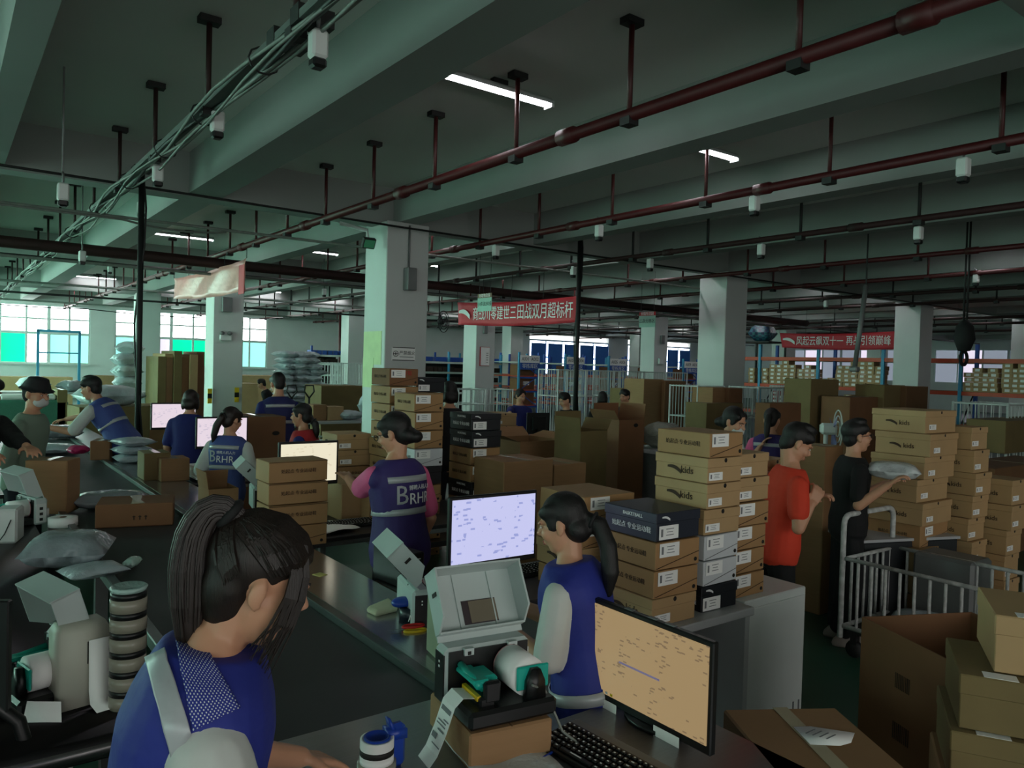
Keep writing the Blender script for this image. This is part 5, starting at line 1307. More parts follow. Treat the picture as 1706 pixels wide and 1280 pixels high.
carton('pale carton pile near the right bright window', 9.2, 28, 0, 1.0, 2.4, 1.3, 0, kraft2, tape=False)
# desk with the dark monitor in the middle distance
q = at_d(905, 712, 10.6); t = thing('packing_desk', 'far white packing desk with dark monitor, hall centre', 'desk', (q.x, q.y, 0)); zd = q.z + .0
MB().box((0, .3, .76), (1.6, .8, .04)).build('desk_top', wood_lam, t)
for sx in (-.75, .75): MB().box((sx, .3, .37), (.05, .7, .74)).build('leg', grey_metal, t)
monitor('dark monitor seen from behind on the far desk, hall centre', q.x + .1, q.y + .25, .95, PI - .2, .36, .30, None, .78)
wavy_sheet('white papers on the far desk under the dark monitor', (q.x - .35, q.y + .15, .78), .5, .35, 0)
sh = at_d(873, 690, 10.4); t = thing('blue_folder', 'upright blue folder at the left of the far desk', 'folder', (q.x - .62, q.y + .2, .78), .3); MB().box((0, 0, .2), (.03, .3, .4)).build('cover', mat('folder_blue', (30, 40, 140), .5), t)
q = at_d(845, 690, 9.9); stack('the brown stack left of the far desk', q.x, q.y + .2, .0, ['lid'] * 8, (.36, .36, .16), jit=.02)
# clutter by the masked person
q = at_d(1120, 690, 8.6); t = thing('side_table', 'pale side table with clear bags behind the tallest stack', 'table', (q.x + .2, q.y, 0)); MB().box((0, 0, 1.02), (1.3, .6, .04)).build('table_top', wood_lam, t)
for sx in (-.55, .55): MB().box((sx, 0, .50), (.05, .5, 1.0)).build('leg', grey_metal, t)
parcel('clear crinkled bag on the side table behind the tallest stack', Vector((q.x - .15, q.y, 1.04)), .4, .42, .28, .3, mat('clear_bag', (150, 150, 140), .15, bump=.5, var=.3), seed=101)
parcel('brown paper parcel on the side table behind the tallest stack', Vector((q.x + .3, q.y, 1.04)), .36, .4, .2, .1, card_r, seed=102)
q = at_d(1192, 712, 6.6); t = thing('white_printer', 'white office printer with upright sheet behind the tallest stack', 'printer', (q.x, q.y, .78)); MB().box((0, 0, .10), (.36, .3, .2), ch=.03).build('case', white_pl, t); MB().box((0.02, .10, .30), (.24, .006, .26), M=Matrix.Rotation(-.25, 4, 'X')).build('sheet', paper, t)
t = thing('packing_desk', 'packing desk under the white office printer', 'desk', (q.x, q.y, 0)); MB().box((.0, 0, .765), (.8, .7, .028)).build('desk_top', desk_t, t)
for sx in (-.35, .35): MB().box((sx, 0, .375), (.05, .6, .75)).build('leg', grey_metal, t)
q = at_d(1386, 715, 6.9); t = thing('pedestal_fan', 'pale pedestal fan behind the man in black', 'fan', (q.x, q.y, 0), .75); zc = q.z
for r_ in (.17, .12, .07): MB().tube([(r_ * math.cos(a_), -.05, zc + r_ * math.sin(a_)) for a_ in [2 * PI * k / 24 for k in range(25)]], .006, n=5).build('guard_ring', white_pl, t)
for k in range(3): MB().add([(0, -.02, zc), (.15 * math.cos(2.1 * k), -.03, zc + .15 * math.sin(2.1 * k)), (.15 * math.cos(2.1 * k + .7), -.0, zc + .15 * math.sin(2.1 * k + .7)), (0, .0, zc + .01)], [(0, 1, 2), (0, 2, 3), (0, 3, 1), (1, 3, 2)], mat('fan_violet', (110, 112, 160), .4)).build('blade', None, t)
MB().tube([(0, .05, .02), (0, .05, zc)], .02, n=8).build('pole', white_pl, t); MB().box((0, .03, zc), (.1, .14, .1), ch=.02).build('motor', white_pl, t); MB().lathe([(0, 0), (.2, 0), (.18, .03), (0, .04)], n=20).build('base', white_pl, t)
# ================================================================== people
skin = mat('skin', (198, 146, 116), .5, var=.06, scale=12)
lip_m = mat('lips', (168, 92, 84), .5, var=0)
hair_m = mat('black_hair', (15, 12, 11), .55, var=.5, scale=18, stretch=(6, 6, .7), bump=.2, bscale=60)
hair_b = mat('brown_black_hair', (30, 20, 15), .5, var=.6, scale=18, stretch=(6, 6, .6), bump=.12, bscale=60)
eye_m = mat('eye_dark', (20, 16, 15), .2, var=0); eye_w = mat('eye_white', (220, 216, 210), .3, var=0)
shirt_w = mat('white_shirt', (200, 204, 200), .85, var=.08, scale=9, bump=.25, bscale=10)
pant_n = mat('navy_trousers', (22, 26, 40), .85, var=.2, scale=9, bump=.25, bscale=12)
pant_k = mat('black_trousers', (13, 14, 17), .85, var=.2, scale=9, bump=.25, bscale=12)
vest_blue = mat('blue_vest', (34, 46, 138), .7, var=.14, scale=8, bump=.3, bscale=12)
vest_pale = mat('faded_blue_vest', (62, 80, 146), .7, var=.14, scale=8, bump=.3, bscale=12)
vest_purple = mat('purple_vest', (54, 40, 104), .7, var=.14, scale=8, bump=.3, bscale=12)
vest_navy = mat('navy_vest', (28, 34, 92), .7, var=.14, scale=8, bump=.3, bscale=12)
vest_red = mat('red_vest', (170, 34, 40), .7, var=.14, scale=8, bump=.3, bscale=12)
reflect = mat('reflective_tape', (178, 182, 186), .35, .15, var=.12, scale=10, bump=.2, bscale=14)
pink_m = mat('pink_shirt', (224, 100, 148), .8, var=.08, bump=.2, bscale=10); black_sh = mat('black_shirt', (14, 14, 16), .85, var=.2, bump=.3, bscale=10)
orange_m = mat('orange_shirt', (216, 62, 36), .8, var=.08, scale=9, bump=.25, bscale=9); navy_t = mat('navy_tshirt', (26, 34, 104), .8, var=.12, bump=.25, bscale=10)
grey_sh = mat('pale_green_jacket', (120, 140, 124), .8, var=.12, bump=.25, bscale=10); mask_m = mat('white_mask', (196, 200, 198), .7, var=.06); shoe_m = mat('grey_shoe', (148, 138, 132), .7, var=.12); cap_m = mat('dark_hat', (26, 28, 30), .8)
def remesh(mb, voxel, smooth=4, mat_=None, name='m'):
    me = mb.mesh(name); o = bpy.data.objects.new('tmp', me); COL.objects.link(o)
    r = o.modifiers.new('r', 'REMESH'); r.mode = 'VOXEL'; r.voxel_size = voxel; r.use_smooth_shade = True
    s = o.modifiers.new('s', 'SMOOTH'); s.factor = .5; s.iterations = smooth
    dg = bpy.context.evaluated_depsgraph_get(); dg.update(); out = bpy.data.meshes.new_from_object(o.evaluated_get(dg))
    bpy.data.objects.remove(o); bpy.data.meshes.remove(me); out.name = name
    out.materials.clear(); out.materials.append(mat_); out.polygons.foreach_set('use_smooth', [True] * len(out.polygons)); return out
def cap(mb, a, b, ra, rb, n=10, k=4):
    """tapered limb with round ends"""
    a, b = Vector(a), Vector(b); d = (b - a).normalized(); P = []; R = []
    for i in range(k): w = PI / 2 * (1 - i / k); P.append(a - d * ra * math.sin(w)); R.append(max(ra * math.cos(w), .0008))
    P.append(a); R.append(ra); P.append((a + b) / 2); R.append((ra + rb) / 2 * 1.02); P.append(b); R.append(rb)
    for i in range(1, k + 1): w = PI / 2 * i / k; P.append(b + d * rb * math.sin(w)); R.append(max(rb * math.cos(w), .0008))
    return mb.tube(P, R, n=n)
RINGS = [(-.13, .10, .085), (-.06, .158, .112), (.03, .168, .115), (.11, .148, .106), (.20, .132, .100), (.30, .146, .110), (.38, .158, .112), (.44, .160, .098), (.485, .135, .080), (.52, .085, .064), (.56, .054, .054)]
def ring_at(t):
    for (a, b) in zip(RINGS, RINGS[1:]):
        if t <= b[0]:
            u = max(0, (t - a[0]) / (b[0] - a[0])); return a[1] + (b[1] - a[1]) * u, a[2] + (b[2] - a[2]) * u
    return RINGS[-1][1], RINGS[-1][2]
def ik(a, t, l1, l2, hint):
    a, t = Vector(a), Vector(t); v = t - a; d = v.length
    if d > (l1 + l2) * .995: v = v * ((l1 + l2) * .995 / d); d = v.length; t = a + v
    x = (l1 * l1 - l2 * l2 + d * d) / (2 * d); h = math.sqrt(max(l1 * l1 - x * x, 0)); n = v.normalized(); p = Vector(hint) - n * Vector(hint).dot(n); p.normalize()
    return a + n * x + p * h, t
def hand(mb, w, d, nrm, s, curl=.5, left=1):
    """w wrist, d pointing direction, nrm palm normal (fingers curl towards it)"""
    d = d.normalized(); nrm = (nrm - d * nrm.dot(d)).normalized(); sd = d.cross(nrm) * left
    for k in range(4):
        o_ = (k - 1.5) * .021 * s
        cap(mb, w + sd * o_ * .6 + d * .005 * s, w + d * .088 * s + sd * o_, .013 * s, .0115 * s, 8, 2)
        L = [.066, .078, .073, .056][k] * s; p = w + d * .088 * s + sd * o_; a = curl * .5; r = .0098 * s
        for j in range(3):
            q = p + (d * math.cos(a) + nrm * math.sin(a)) * L * [.45, .32, .25][j] + sd * (k - 1.5) * .0022 * s; cap(mb, p, q, r, r * .93, 8, 2); p = q; a += curl * .75; r *= .93
    p = w + d * .02 * s - sd * .026 * s; q = p + (d * .6 - sd * .75 + nrm * .25).normalized() * .042 * s; cap(mb, p, q, .0135 * s, .011 * s, 8, 2)
    q2 = q + (d * .9 - sd * .3 + nrm * (.2 + curl * .3)).normalized() * .036 * s; cap(mb, q, q2, .0105 * s, .009 * s, 8, 2)
def person(label, px, py, d, face, lean=.08, hyaw=0, hpitch=.15, top='shirt', top_m=shirt_w, vest=None, stripes=True, pants=pant_n, hair='short', hm=None, male=False, lh=None, rh=None, fine=.011, glasses=False, mask=False, back=None, sleeve=.72, H=None, hat=False, twist=0, pony=None, curl=.5, roll=0, legs=True, hoff=(.016, .0), slr=1.0, vsh=1.0, hsm=3, st=.10, ahint=None, rE=None):
    hm = hm or hair_m
    hp = at_d(px, py, d); F = Vector((math.cos(face), math.sin(face), 0))
    kz = .90 + .53 * math.cos(lean) + .138 * math.cos(lean * .6) + hoff[1]
    s = (hp.z / kz) if H is None else H / 1.65
    off = (.53 * math.sin(lean) + .138 * math.sin(lean * .6) + hoff[0]) * s
    base = Vector((hp.x, hp.y, 0)) - F * off
    rz = face - PI / 2
    t = thing('person', label, 'person', base, rz)
    toL = Matrix.Rotation(-rz, 4, 'Z') @ Matrix.Translation(-base)
    hip = Vector((0, 0, hp.z - (.53 * math.cos(lean) + .138 * math.cos(lean * .6) + hoff[1]) * s))
    u = Vector((math.sin(roll), math.sin(lean), math.cos(lean))).normalized(); r0 = Vector((1, 0, 0))
    rt = Vector((math.cos(twist), math.sin(twist), 0)); fw = u.cross(rt).normalized(); rt = fw.cross(u).normalized()
    wide = 1.10 if male else 1.0
    def ring(t_, e=0, n=20, ew=None):
        w, dd = ring_at(t_); w = w * s * wide + (e if ew is None else ew); dd = dd * s + e; c = hip + u * t_ * s
        return [c + rt * (w * (abs(math.cos(a)) ** .85) * (1 if math.cos(a) > 0 else -1)) + fw * (dd * (abs(math.sin(a)) ** .85) * (1 if math.sin(a) > 0 else -1)) for a in [2 * PI * k / n for k in range(n)]]
    body = MB(); body.loft([ring(a[0], -.012) for a in RINGS])
    neck = hip + u * .53 * s; hd = Vector((0, math.sin(lean * .6), math.cos(lean * .6)))
    hc = neck + hd * .138 * s + Vector((0, hoff[0], hoff[1])) * s
    HM = Matrix.Translation(hc) @ Matrix.Rotation(hyaw, 4, 'Z') @ Matrix.Rotation(-hpitch, 4, 'X') @ Matrix.Scale(s * (1.0 if not male else 1.03), 4)
    E_ = lambda c, r: body.ell(c, r, n=16, k=10, M=HM)
    E_((0, -.012, .032), (.074, .092, .086)); E_((0, .022, -.03), (.062, .066, .084)); E_((0, .046, -.086), (.032, .032, .028)); E_((0, .03, -.07), (.052, .045, .042))
    for q in (-1, 1):
        E_((q * .034, .058, -.026), (.028, .028, .03)); E_((q * .076, -.008, -.010), (.008, .017, .028)); E_((q * .073, -.002, -.030), (.008, .010, .012)); E_((q * .03, .078, .022), (.024, .012, .009))
    body.tube([HM @ Vector((0, .084, .012)), HM @ Vector((0, .104, -.022)), HM @ Vector((0, .088, -.034))], [.008 * s, .014 * s, .010 * s], n=8)
    E_((0, .086, -.056), (.020, .010, .006)); E_((0, .084, -.066), (.018, .010, .007))
    cap(body, neck - u * .05 * s, HM @ Vector((0, -.018, -.06)), (.056 if male else .050) * s, (.052 if male else .045) * s)
    # arms
    arms = {}
    for side, tgt in (('l', lh), ('r', rh)):
        q = -1 if side == 'l' else 1
        sh = hip + u * .445 * s + rt * (q * .158 * s * wide)
        tg = (toL @ Vector(tgt)) if tgt is not None else sh + Vector((q * .05, .06, -.50 * s))
        hint = Vector((q * .25, -.40, -.9)) if ahint is None else Vector((q * ahint[0], ahint[1], ahint[2]))
        el, wr = ik(sh, tg, .29 * s, .25 * s, hint)
        if rE is not None and side == 'r': el, wr = toL @ Vector(rE), tg
        arms[side] = (sh, el, wr)
        cap(body, sh.lerp(el, .2), el, .046 * s, .038 * s); cap(body, el, wr, .040 * s, .026 * s)
        dv = (wr - el).normalized(); pn = Vector((0, 0, -1)) if abs(dv.z) < .8 else Vector((-q, 0, 0))
        hand(body, wr, dv, pn, s, curl, 1 if side == 'l' else -1)
    leg = {}
    for q in (-1, 1):
        h0 = Vector((q * .085 * s, hip.y, hip.z - .04)); kn = Vector((q * .09 * s, hip.y + .03, hip.z * .52)); an = Vector((q * .09 * s, hip.y - .02, .08)); leg[q] = (h0, kn, an)
        cap(body, h0, kn, .070 * s, .050 * s); cap(body, kn, an, .048 * s, .034 * s); cap(body, an, an + Vector((q * .015, .13 * s, -.045)), .032 * s, .026 * s)
    put(remesh(body, fine * .62, 3, skin, 'body'), 'body', t)
    # eyes, brows, mouth
    ey = MB(); br = MB()
    for q in (-1, 1):
        ey.ell((q * .030, .0805, .004), (.0115, .005, .0048), eye_w, 8, 5, M=HM); ey.ell((q * .030, .0845, .004), (.0050, .0022, .0046), eye_m, 8, 5, M=HM)
        br.tube([HM @ Vector((q * .014, .091, .021)), HM @ Vector((q * .032, .089, .026)), HM @ Vector((q * .050, .076, .021))], .0032 * s, n=5)
    ey.build('eyes', None, t); br.build('eyebrows', hm, t)
    if not mask: MB().ell((0, .0915, -.056), (.019, .006, .0045), M=HM).ell((0, .0905, -.065), (.016, .006, .005), M=HM).build('lips', lip_m, t)
    # hair
    hb = MB(); Hh = lambda c, r: hb.ell(c, r, n=16, k=10, M=HM)
    Hh((0, -.019, .041), (.0795, .0955, .0855)); Hh((0, -.046, -.006), (.064, .054, .082))
    for q in ((-1, 1) if hair != 'none' else ()): Hh((q * .056, .020, .058), (.0245, .052, .036))
    if hair not in ('short', 'none'):
        for q in (-1, 1): Hh((q * .066, .022, .014), (.011, .026, .036))
    def chain(pts, rs):
        k_ = len(pts); rr = [rs[min(len(rs) - 1, round(i * (len(rs) - 1) / (k_ - 1)))] for i in range(k_)]
        hb.tube([HM @ Vector(p) for p in pts], [r * s for r in rr], n=10)
    if hair == 'none': Hh((0, -.036, -.045), (.050, .046, .062))
    if hair == 'short': Hh((0, .034, .080), (.058, .044, .026)); Hh((.01, .01, .112), (.055, .06, .026))
    if hair == 'bob':
        Hh((0, -.055, -.045), (.082, .06, .07))
        for q in (-1, 1): Hh((q * .074, -.012, -.035), (.022, .045, .075))
    if hair == 'bun': Hh((0, -.125, -.055), (.042, .038, .036)); Hh((0, -.085, -.035), (.06, .05, .05))
    if hair == 'pony': chain(pony or [(0, -.09, .03), (0, -.135, .02), (.0, -.155, -.06), (0, -.145, -.16), (0, -.13, -.26)], [.026, .032, .036, .03, .010])
    if hair == 'long':
        Hh((0, -.06, -.05), (.085, .06, .10)); chain([(0, -.08, -.05), (0, -.10, -.14), (0, -.105, -.24), (0, -.10, -.33)], [.06, .062, .05, .014])
    if hair == 'lowpony': Hh((0, -.06, -.03), (.075, .055, .06)); chain(pony or [(0, -.10, -.05), (0, -.135, -.09), (0, -.14, -.18), (0, -.125, -.27)], [.028, .036, .036, .012])
    if hat: hb.lathe([(.0, .13), (.07, .125), (.088, .07), (.092, .045), (.13, .035), (.13, .028), (.09, .030)], n=20, M=HM)
    put(remesh(hb, fine * .8, hsm, cap_m if hat else hm, 'hair'), 'hat' if hat else 'hair', t)
    if hair in ('pony', 'lowpony') and fine < .012:
        a_ = (pony or ([(0, -.09, .03), (0, -.135, .02)] if hair == 'pony' else [(0, -.10, -.05), (0, -.135, -.09)]))
        p0 = HM @ Vector(a_[0]); p1 = HM @ Vector(a_[1]); c = p0.lerp(p1, .5); ax = (p1 - p0).normalized(); e1 = ax.orthogonal().normalized(); e2 = ax.cross(e1)
        MB().tube([c + (e1 * math.cos(w) + e2 * math.sin(w)) * .034 * s for w in [2 * PI * k / 14 for k in range(15)]], .007 * s, n=6).build('hair_tie', black_matt, t)
    if glasses:
        g = MB()
        for q in (-1, 1):
            g.tube([HM @ Vector((q * .033 + .024 * math.cos(w), .103, .002 + .017 * math.sin(w))) for w in [2 * PI * k / 16 for k in range(17)]], .0022 * s, n=5)
            g.tube([HM @ Vector((q * .056, .102, .008)), HM @ Vector((q * .083, .0, .006))], .002 * s, n=5)
        g.tube([HM @ Vector((-.010, .104, .006)), HM @ Vector((.010, .104, .006))], .002 * s, n=5); g.build('glasses', black_pl, t)
    if mask:
        m_ = MB(); m_.ell((0, .052, -.052), (.060, .058, .046), M=HM); m_.build('face_mask', mask_m, t)
    # clothes
    sm = MB(); e = .012
    sm.loft([ring(a, e) for a in (-.10, -.06, .03, .11, .20, .30, .38, .44, .485, .515)])
    for side in arms:
        q_ = -1 if side == 'l' else 1
        sh, el, wr = arms[side]; end = sh.lerp(el, min(sleeve, 1)); cap(sm, sh.lerp(el, st), end, .062 * s * (slr * .5 + .5), .066 * s * slr)
        if sleeve > 1: cap(sm, el, el.lerp(wr, sleeve - 1), .056 * s, .044 * s)
    put(remesh(sm, fine, 4, top_m, 'shirt'), 'shirt', t)
    if vest:
        vm = MB(); vm.loft([ring(a, .028, 20, .018 if a < .25 else .017) for a in (-.13, -.06, .03, .11, .20, .30, .38, .44, .485, .522)])
        for q in (-1, 1): cap(vm, hip + u * .458 * s + rt * q * .09 * s, hip + u * .425 * s + rt * q * (.138 if vsh == 1 else .112) * s * wide, .056 * s * vsh, .066 * s * vsh)
        put(remesh(vm, fine, 4, vest, 'vest'), 'vest', t)
        if stripes:
            for (a, b) in (((.215, .25), (.395, .43)) if stripes is True else stripes):
                MB().loft([ring(q_, .0285 + x_, 28, (.0185 if q_ < .25 else .005) + x_) for q_, x_ in ((a, .0025), (a, .006), (b, .006), (b, .0025))], caps=False).build('reflective_stripe', reflect, t)
    if legs:
        pm = MB(); pm.loft([ring(a, .010) for a in (-.12, -.06, .0, .05)])
        for q in (-1, 1): cap(pm, leg[q][0], leg[q][1], .090 * s, .070 * s); cap(pm, leg[q][1], leg[q][2], .070 * s, .056 * s)
        put(remesh(pm, max(fine, .011), 4, pants, 'trousers'), 'trousers', t)
        for q in (-1, 1):
            an = leg[q][2]; f_ = MB(); f_.loft([[(an.x + q * .012 + .045 * s * math.cos(w) * k1, an.y + .035 + .135 * s * math.sin(w) * k1, z_) for w in [2 * PI * k / 18 for k in range(18)]] for z_, k1 in ((.001, .95), (.02, 1), (.045, .94), (.075, .72), (.10, .42))]); f_.build('shoe', shoe_m, t)
    def on_back(txt, size, tv, xo, m_, front=False):
        me = text_mesh(txt, size, m_).copy() if not isinstance(txt, bpy.types.Mesh) else txt.copy()
        for v in me.vertices:
            x_, y_ = v.co.x + xo, v.co.y; tt = tv + y_ / s; w, dd = ring_at(tt); w = w * s * wide + .032; dd = dd * s + .032
            ph = x_ / w; v.co = hip + u * tt * s - rt * (-math.sin(ph) * w) - fw * (math.cos(ph) ** .85 * dd + .003 + v.co.z)
        put(me, 'lettering', t)
    if back:
        on_back('RHR', .088 * s, .300, .045 * s, white_ink); on_back('博聘人机人力', .030 * s, .362, .05 * s, white_ink); on_back('B', .150 * s, .323, -.085 * s, reflect)
    return dict(t=t, HM=HM, hip=hip, u=u, rt=rt, fw=fw, s=s, ring=ring, arms=arms, toL=toL, hm=hm)
D_ = math.radians
# --- P1: foreground woman
P1h = [at_d(560, 1400, 1.5), at_d(500, 1262, 1.84)]
w1 = person('woman with high ponytail and blue mesh vest in the near left foreground', 428, 966, 1.42, D_(-18), .17, .16, .40, hoff=(.058, -.030), slr=1.36, vsh=.9, hsm=14, st=.26, top_m=shirt_w, vest=vest_blue, stripes=False, hair='none', hm=hair_b, fine=.0075, lh=P1h[1], rh=P1h[0], sleeve=.95, curl=.3)
def build_w1(w):
    t, HM, s, hip, u, rt, fw = w['t'], w['HM'], w['s'], w['hip'], w['u'], w['rt'], w['fw']
    hb = MB()
    p0 = HM @ Vector((0, -.080, .092)); bk = -Vector((0, 1, 0)); upv = Vector((0, 0, 1))
    pt = [p0, p0 + bk * .024 * s + upv * .022 * s, p0 + bk * .052 * s + upv * .016 * s, p0 + bk * .074 * s - upv * .025 * s, p0 + bk * .082 * s - upv * .085 * s, p0 + bk * .082 * s - upv * .150 * s, p0 + bk * .080 * s - upv * .205 * s, p0 + bk * .078 * s - upv * .250 * s]
    rr_ = [.020, .024, .027, .031, .033, .031, .024, .007]
    rn = random.Random(4)
    core = []
    for i in range(len(pt) - 1):
        for k in range(4):
            v = k / 4; a0, a1, a2, a3 = pt[max(i - 1, 0)], pt[i], pt[i + 1], pt[min(i + 2, len(pt) - 1)]
            core.append((.5 * (2 * a1 + (a2 - a0) * v + (2 * a0 - 5 * a1 + 4 * a2 - a3) * v * v + (3 * a1 - a0 - 3 * a2 + a3) * v ** 3), rr_[i] + (rr_[i + 1] - rr_[i]) * v))
    core.append((pt[-1], rr_[-1]))
    hb.tube([c[0] for c in core], [c[1] * s * .9 for c in core], n=14)
    for k in range(90):
        a = rn.uniform(0, 2 * PI); q = rn.uniform(.75, 1.0); tw = rn.uniform(-.5, .5); e = rn.randint(20, len(core)); P = []
        for i in range(0, e, 2):
            c, r_ = core[i]; dirv = (core[min(i + 1, len(core) - 1)][0] - core[max(i - 1, 0)][0]).normalized(); e1 = Vector((1, 0, 0)); e2 = dirv.cross(e1).normalized(); b_ = a + tw * i / len(core)
            P.append(c + (e1 * math.cos(b_) + e2 * math.sin(b_)) * r_ * s * q)
        hb.tube(P, [.0032 * s] * (len(P) - 2) + [.0024 * s, .0008 * s], n=5)
    hb.build('ponytail', hair_b, t)
    # hair drawn back in strands over the skull
    sb = MB()
    for k in range(230):
        th = rn.uniform(-1.95, 1.95); st = rn.uniform(.0, 1); P = []
        # start along the hairline, end at the tie
        sx = .079 * math.sin(th) if abs(th) < PI / 2 else .078 * math.copysign(1, th) * (1 - .5 * (abs(th) - PI / 2)); sy = .080 * math.cos(th) if abs(th) < PI / 2 else -.05 - .05 * (abs(th) - PI / 2)
        sz = .068 - .045 * (1 - math.cos(min(abs(th), PI / 2))) - .12 * max(0, abs(th) - PI / 2)
        A = Vector((sx, sy, sz)); B = Vector((rn.uniform(-.012, .012), -.085, .088 + rn.uniform(-.012, .012)))
        for i in range(7):
            v = i / 6; p = A.lerp(B, v); c = Vector((0, -.012, .030)); dv = p - c; ell = math.sqrt((dv.x / .0835) ** 2 + (dv.y / .1015) ** 2 + (dv.z / .0985) ** 2)
            p = c + dv / ell * (1.0 + .012 * st) if v < .93 and ell < 1 else p; P.append(HM @ p)
        sb.tube(P, [.0006 * s, .0042 * s, .0045 * s, .0045 * s, .0045 * s, .004 * s, .003 * s], n=5)
    sb.build('hair_strands', hair_b, t)
    # loose locks in front of the ear
    fb = MB()
    for side in (1, -1):
        for k in range(34 if side > 0 else 16):
            v = rn.uniform(0, 1); x0 = side * (.050 + .022 * v); y0 = .066 - .045 * v; ln = rn.uniform(.10, .17) * (1 - .2 * v)
            P = [Vector((x0 * .9, y0 - .012, .095)), Vector((x0 * 1.06, y0 + .012, .040)), Vector((side * (.073 + .008 * v), y0 + .016, .0)), Vector((side * (.072 + .006 * v), y0 + .012 + rn.uniform(-.006, .01), -.05)), Vector((side * (.060 + .010 * v), y0 + .004 + rn.uniform(-.014, .014), .0 - ln))]
            fb.tube([HM @ p for p in P], [.0006 * s, .0034 * s, .0030 * s, .0020 * s, .0006 * s], n=5)
    fb.build('loose_locks', hair_b, t)
    c = pt[0].lerp(pt[1], .55); ax = (pt[1] - pt[0]).normalized(); e1 = ax.orthogonal().normalized(); e2 = ax.cross(e1)
    MB().tube([c + (e1 * math.cos(q) + e2 * math.sin(q)) * .0245 * s for q in [2 * PI * k / 16 for k in range(17)]], .009 * s, n=6).build('hair_tie', black_matt, t)
    # inner ear fold and ear stud
    # reflective panel and mesh shoulder on the vest
    vo = [c_ for c_ in t.children if c_.name.startswith('vest')][0]
    from mathutils.bvhtree import BVHTree
    bv = BVHTree.FromPolygons([v.co.copy() for v in vo.data.vertices], [tuple(p.vertices) for p in vo.data.polygons])
    def patch(name, px4, m, n=14, off=.004, d=1.42):
        C_ = [w['toL'] @ at_d(x_, y_, d) for x_, y_ in px4]; eye = w['toL'] @ EYEP; vs = []; uv = []
        for i in range(n + 1):
            for j in range(n + 1):
                p = C_[0].lerp(C_[1], i / n).lerp(C_[3].lerp(C_[2], i / n), j / n)
                hit = bv.ray_cast(eye, (p - eye).normalized()); co, no = hit[0], hit[1]
                if co is None: co, no, _, _ = bv.find_nearest(p)
                vs.append(co + no * off); uv.append((i / n, j / n))
        fs = [(i * (n + 1) + j, (i + 1) * (n + 1) + j, (i + 1) * (n + 1) + j + 1, i * (n + 1) + j + 1) for i in range(n) for j in range(n)]
        mb = MB(); mb.add(vs, fs, m, True); o = mb.build(name, None, t); ul = o.data.uv_layers.new(name='UVMap')
        for lp in o.data.loops: ul.data[lp.index].uv = uv[lp.vertex_index]
        o.modifiers.new('s', 'SOLIDIFY').thickness = .002
        return o
    mm = bpy.data.materials.new('vest_mesh'); mm.use_nodes = True; N = mm.node_tree.nodes; L = mm.node_tree.links
    uvn = N.new('ShaderNodeUVMap'); mp = N.new('ShaderNodeMapping'); mp.inputs['Scale'].default_value = (17, 22, 1); mp.inputs['Rotation'].default_value = (0, 0, .6); L.new(uvn.outputs[0], mp.inputs[0])
    vo_ = N.new('ShaderNodeTexVoronoi'); vo_.inputs['Randomness'].default_value = .06; vo_.inputs['Scale'].default_value = 1; L.new(mp.outputs[0], vo_.inputs['Vector'])
    lt = N.new('ShaderNodeMath'); lt.operation = 'LESS_THAN'; lt.inputs[1].default_value = .25; L.new(vo_.outputs['Distance'], lt.inputs[0])
    mx = N.new('ShaderNodeMix'); mx.data_type = 'RGBA'; mx.inputs[6].default_value = lin((34, 46, 138)); mx.inputs[7].default_value = lin((206, 212, 216)); L.new(lt.outputs[0], mx.inputs['Factor']); L.new(mx.outputs[2], N['Principled BSDF'].inputs['Base Color']); N['Principled BSDF'].inputs['Roughness'].default_value = .8
    patch('mesh_panel', [(292, 1072), (346, 1088), (398, 1180), (322, 1218)], mm)
    patch('reflective_panel', [(246, 1098), (276, 1084), (320, 1222), (288, 1266)], reflect, off=.005)
build_w1(w1)
w2p = [at_d(846, 1046, 2.72), at_d(838, 1000, 2.95)]
person('ponytailed woman in blue vest and white sleeves at the lilac screen', 937, 872, 2.68, D_(122), .20, .05, .28, top_m=shirt_w, vest=vest_blue, stripes=((.01, .055),), hair='lowpony', fine=.0085, lh=w2p[0], rh=w2p[1], sleeve=.92, pony=[(0, -.105, .0), (0, -.145, -.03), (-.02, -.165, -.12), (-.03, -.15, -.22), (-.03, -.12, -.31)], pants=pant_n)
person('woman in purple vest and pink sleeves touching the warm-white screen', 657, 722, 4.25, D_(102), .10, .45, .32, top_m=pink_m, vest=vest_purple, hair='bun', fine=.0095, lh=at_d(580, 797, 4.55), glasses=True, back=True, sleeve=.78, curl=.15)
person('woman with brown ponytail seen from behind in lettered blue vest', 386, 700, 6.35, D_(46), .14, -.35, .25, top_m=shirt_w, vest=vest_pale, hair='pony', hm=hair_b, fine=.010, back=True, sleeve=.9, lh=at_d(345, 770, 6.5), rh=at_d(440, 790, 6.5), pony=[(0, -.09, .03), (.0, -.12, .0), (-.03, -.13, -.08), (-.05, -.12, -.17), (-.06, -.10, -.25)])
person('person in plain dark blue top facing the pinkish monitor', 318, 668, 7.9, D_(62), .22, 0, .25, top_m=navy_t, hair='bob', hm=hair_b, fine=.013, sleeve=.8)
person('man in navy vest with grey stripes seen from behind, beyond the tall carton', 463, 640, 8.9, D_(84), .16, .1, .35, top_m=navy_t, vest=vest_navy, male=True, hair='short', fine=.014, sleeve=.6)
person('woman in red vest with blue sleeves beside the warm-white screen', 502, 692, 6.9, D_(140), .10, 0, .10, top_m=navy_t, vest=vest_red, stripes=((.38, .41),), hair='lowpony', fine=.011, sleeve=.9)
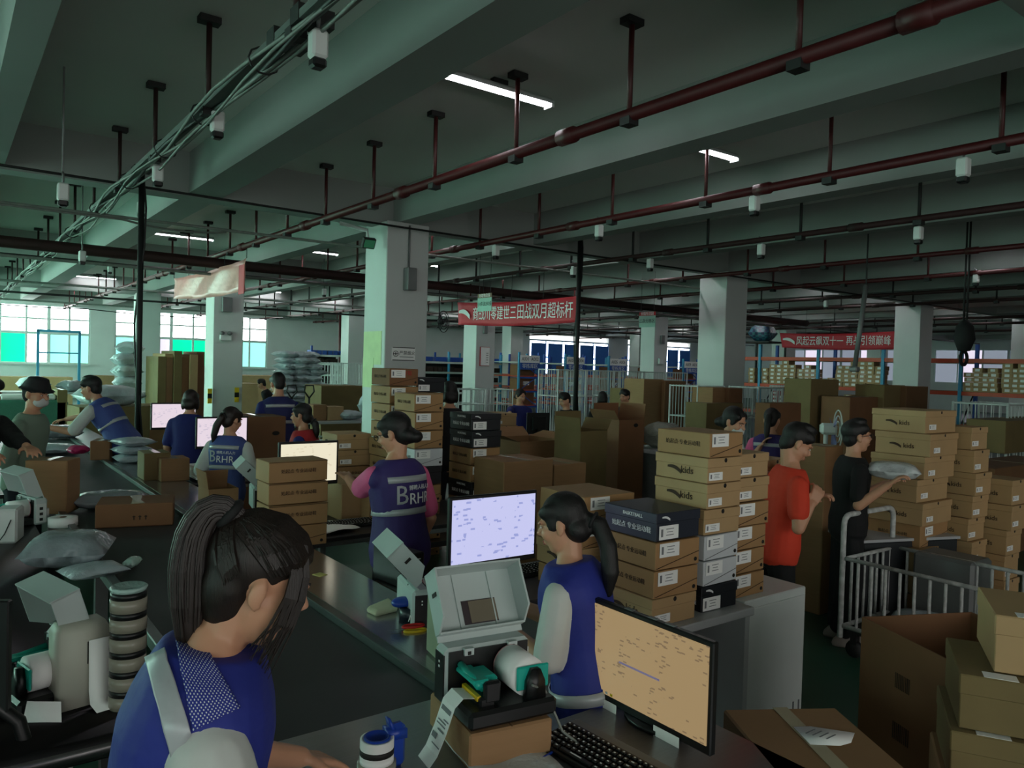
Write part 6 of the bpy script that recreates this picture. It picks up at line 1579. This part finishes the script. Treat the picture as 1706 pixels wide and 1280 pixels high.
person('man in white sleeves and blue vest leaning across the belt at left', 152, 647, 8.3, D_(142), .62, 0, .25, top_m=shirt_w, vest=vest_pale, hair='short', male=True, fine=.012, lh=at_d(78, 712, 8.0), rh=at_d(84, 706, 8.6), sleeve=.9)
person('person in dark hat, face covering and pale jacket at far left', 60, 656, 6.0, D_(-30), .12, -.3, .2, top_m=grey_sh, hair='short', fine=.012, mask=True, hat=True, sleeve=1.8)
person('person in black jacket bending in from the left picture edge', -22, 652, 5.35, D_(-50), .3, -.2, .4, top_m=black_sh, hair='short', fine=.013, sleeve=1.8, lh=at_d(80, 776, 4.95), rh=at_d(30, 800, 4.6), pants=pant_k)
person('woman in white top facing this way behind the blue folder', 867, 660, 11.7, D_(-110), .06, .3, .3, top_m=navy_t, hair='bun', fine=.015, sleeve=.8, rh=at_d(850, 706, 10.3))['t']['label'] = 'woman in dark top facing this way behind the blue folder'
person('man in black T-shirt looking down behind the dark monitor', 941, 667, 11.4, D_(165), .14, .2, .4, top_m=black_sh, hair='short', male=True, fine=.015)
person('dark-haired person seen from behind left of another, above the tall cartons', 1004, 664, 12.2, D_(40), .1, 0, .3, top_m=black_sh, hair='bob', fine=.016)
person('man whose face shows just above the farther tall open carton', 1041, 661, 12.4, D_(170), .1, .3, .2, top_m=black_sh, hair='short', male=True, fine=.016)
person('person in white top and face mask behind the tallest stack', 1223, 703, 6.0, D_(-82), .15, 0, .35, top_m=shirt_w, hair='bun', fine=.012, mask=True, sleeve=.8)
person('person with pink sleeve and dark vest beside the leaning cardboard', 1286, 700, 7.3, D_(20), .1, 0, .2, top_m=pink_m, vest=vest_purple, hair='pony', fine=.014, lh=at_d(1266, 745, 7.2))
person('man in orange-red T-shirt looking down at his hands', 1327, 738, 4.6, D_(-38), .14, 0, .55, top_m=orange_m, hair='short', male=True, fine=.009, rh=at_d(1352, 840, 4.40), lh=at_d(1352, 836, 4.62), rE=at_d(1330, 880, 4.36), pants=pant_k, sleeve=.66, curl=.9)
person('man in black T-shirt and glasses carrying a clear wrapped bundle', 1427, 727, 5.45, D_(-42), .04, .1, -.02, top_m=black_sh, hair='short', male=True, fine=.009, glasses=True, rh=at_d(1480, 808, 5.1), lh=at_d(1474, 806, 5.5), pants=pant_k, sleeve=.78, curl=.8)
parcel('clear crinkled bundle held by the man in black', at_d(1487, 798, 5.32) + Vector((0, 0, .0)), .34, .26, .12, .5, mat('clear_wrap', (206, 210, 212), .2, bump=.6, var=.3, bscale=20), seed=120)
person('dark figure bending far off left of the bag heap', 436, 640, 16.5, D_(150), .5, 0, .4, top_m=black_sh, hair='short', fine=.02, sleeve=1.7)
person('dark-haired person hidden behind the black shoe box stack', 748, 655, 8.0, D_(75), .05, 0, .1, top_m=black_sh, hair='bob', fine=.014)
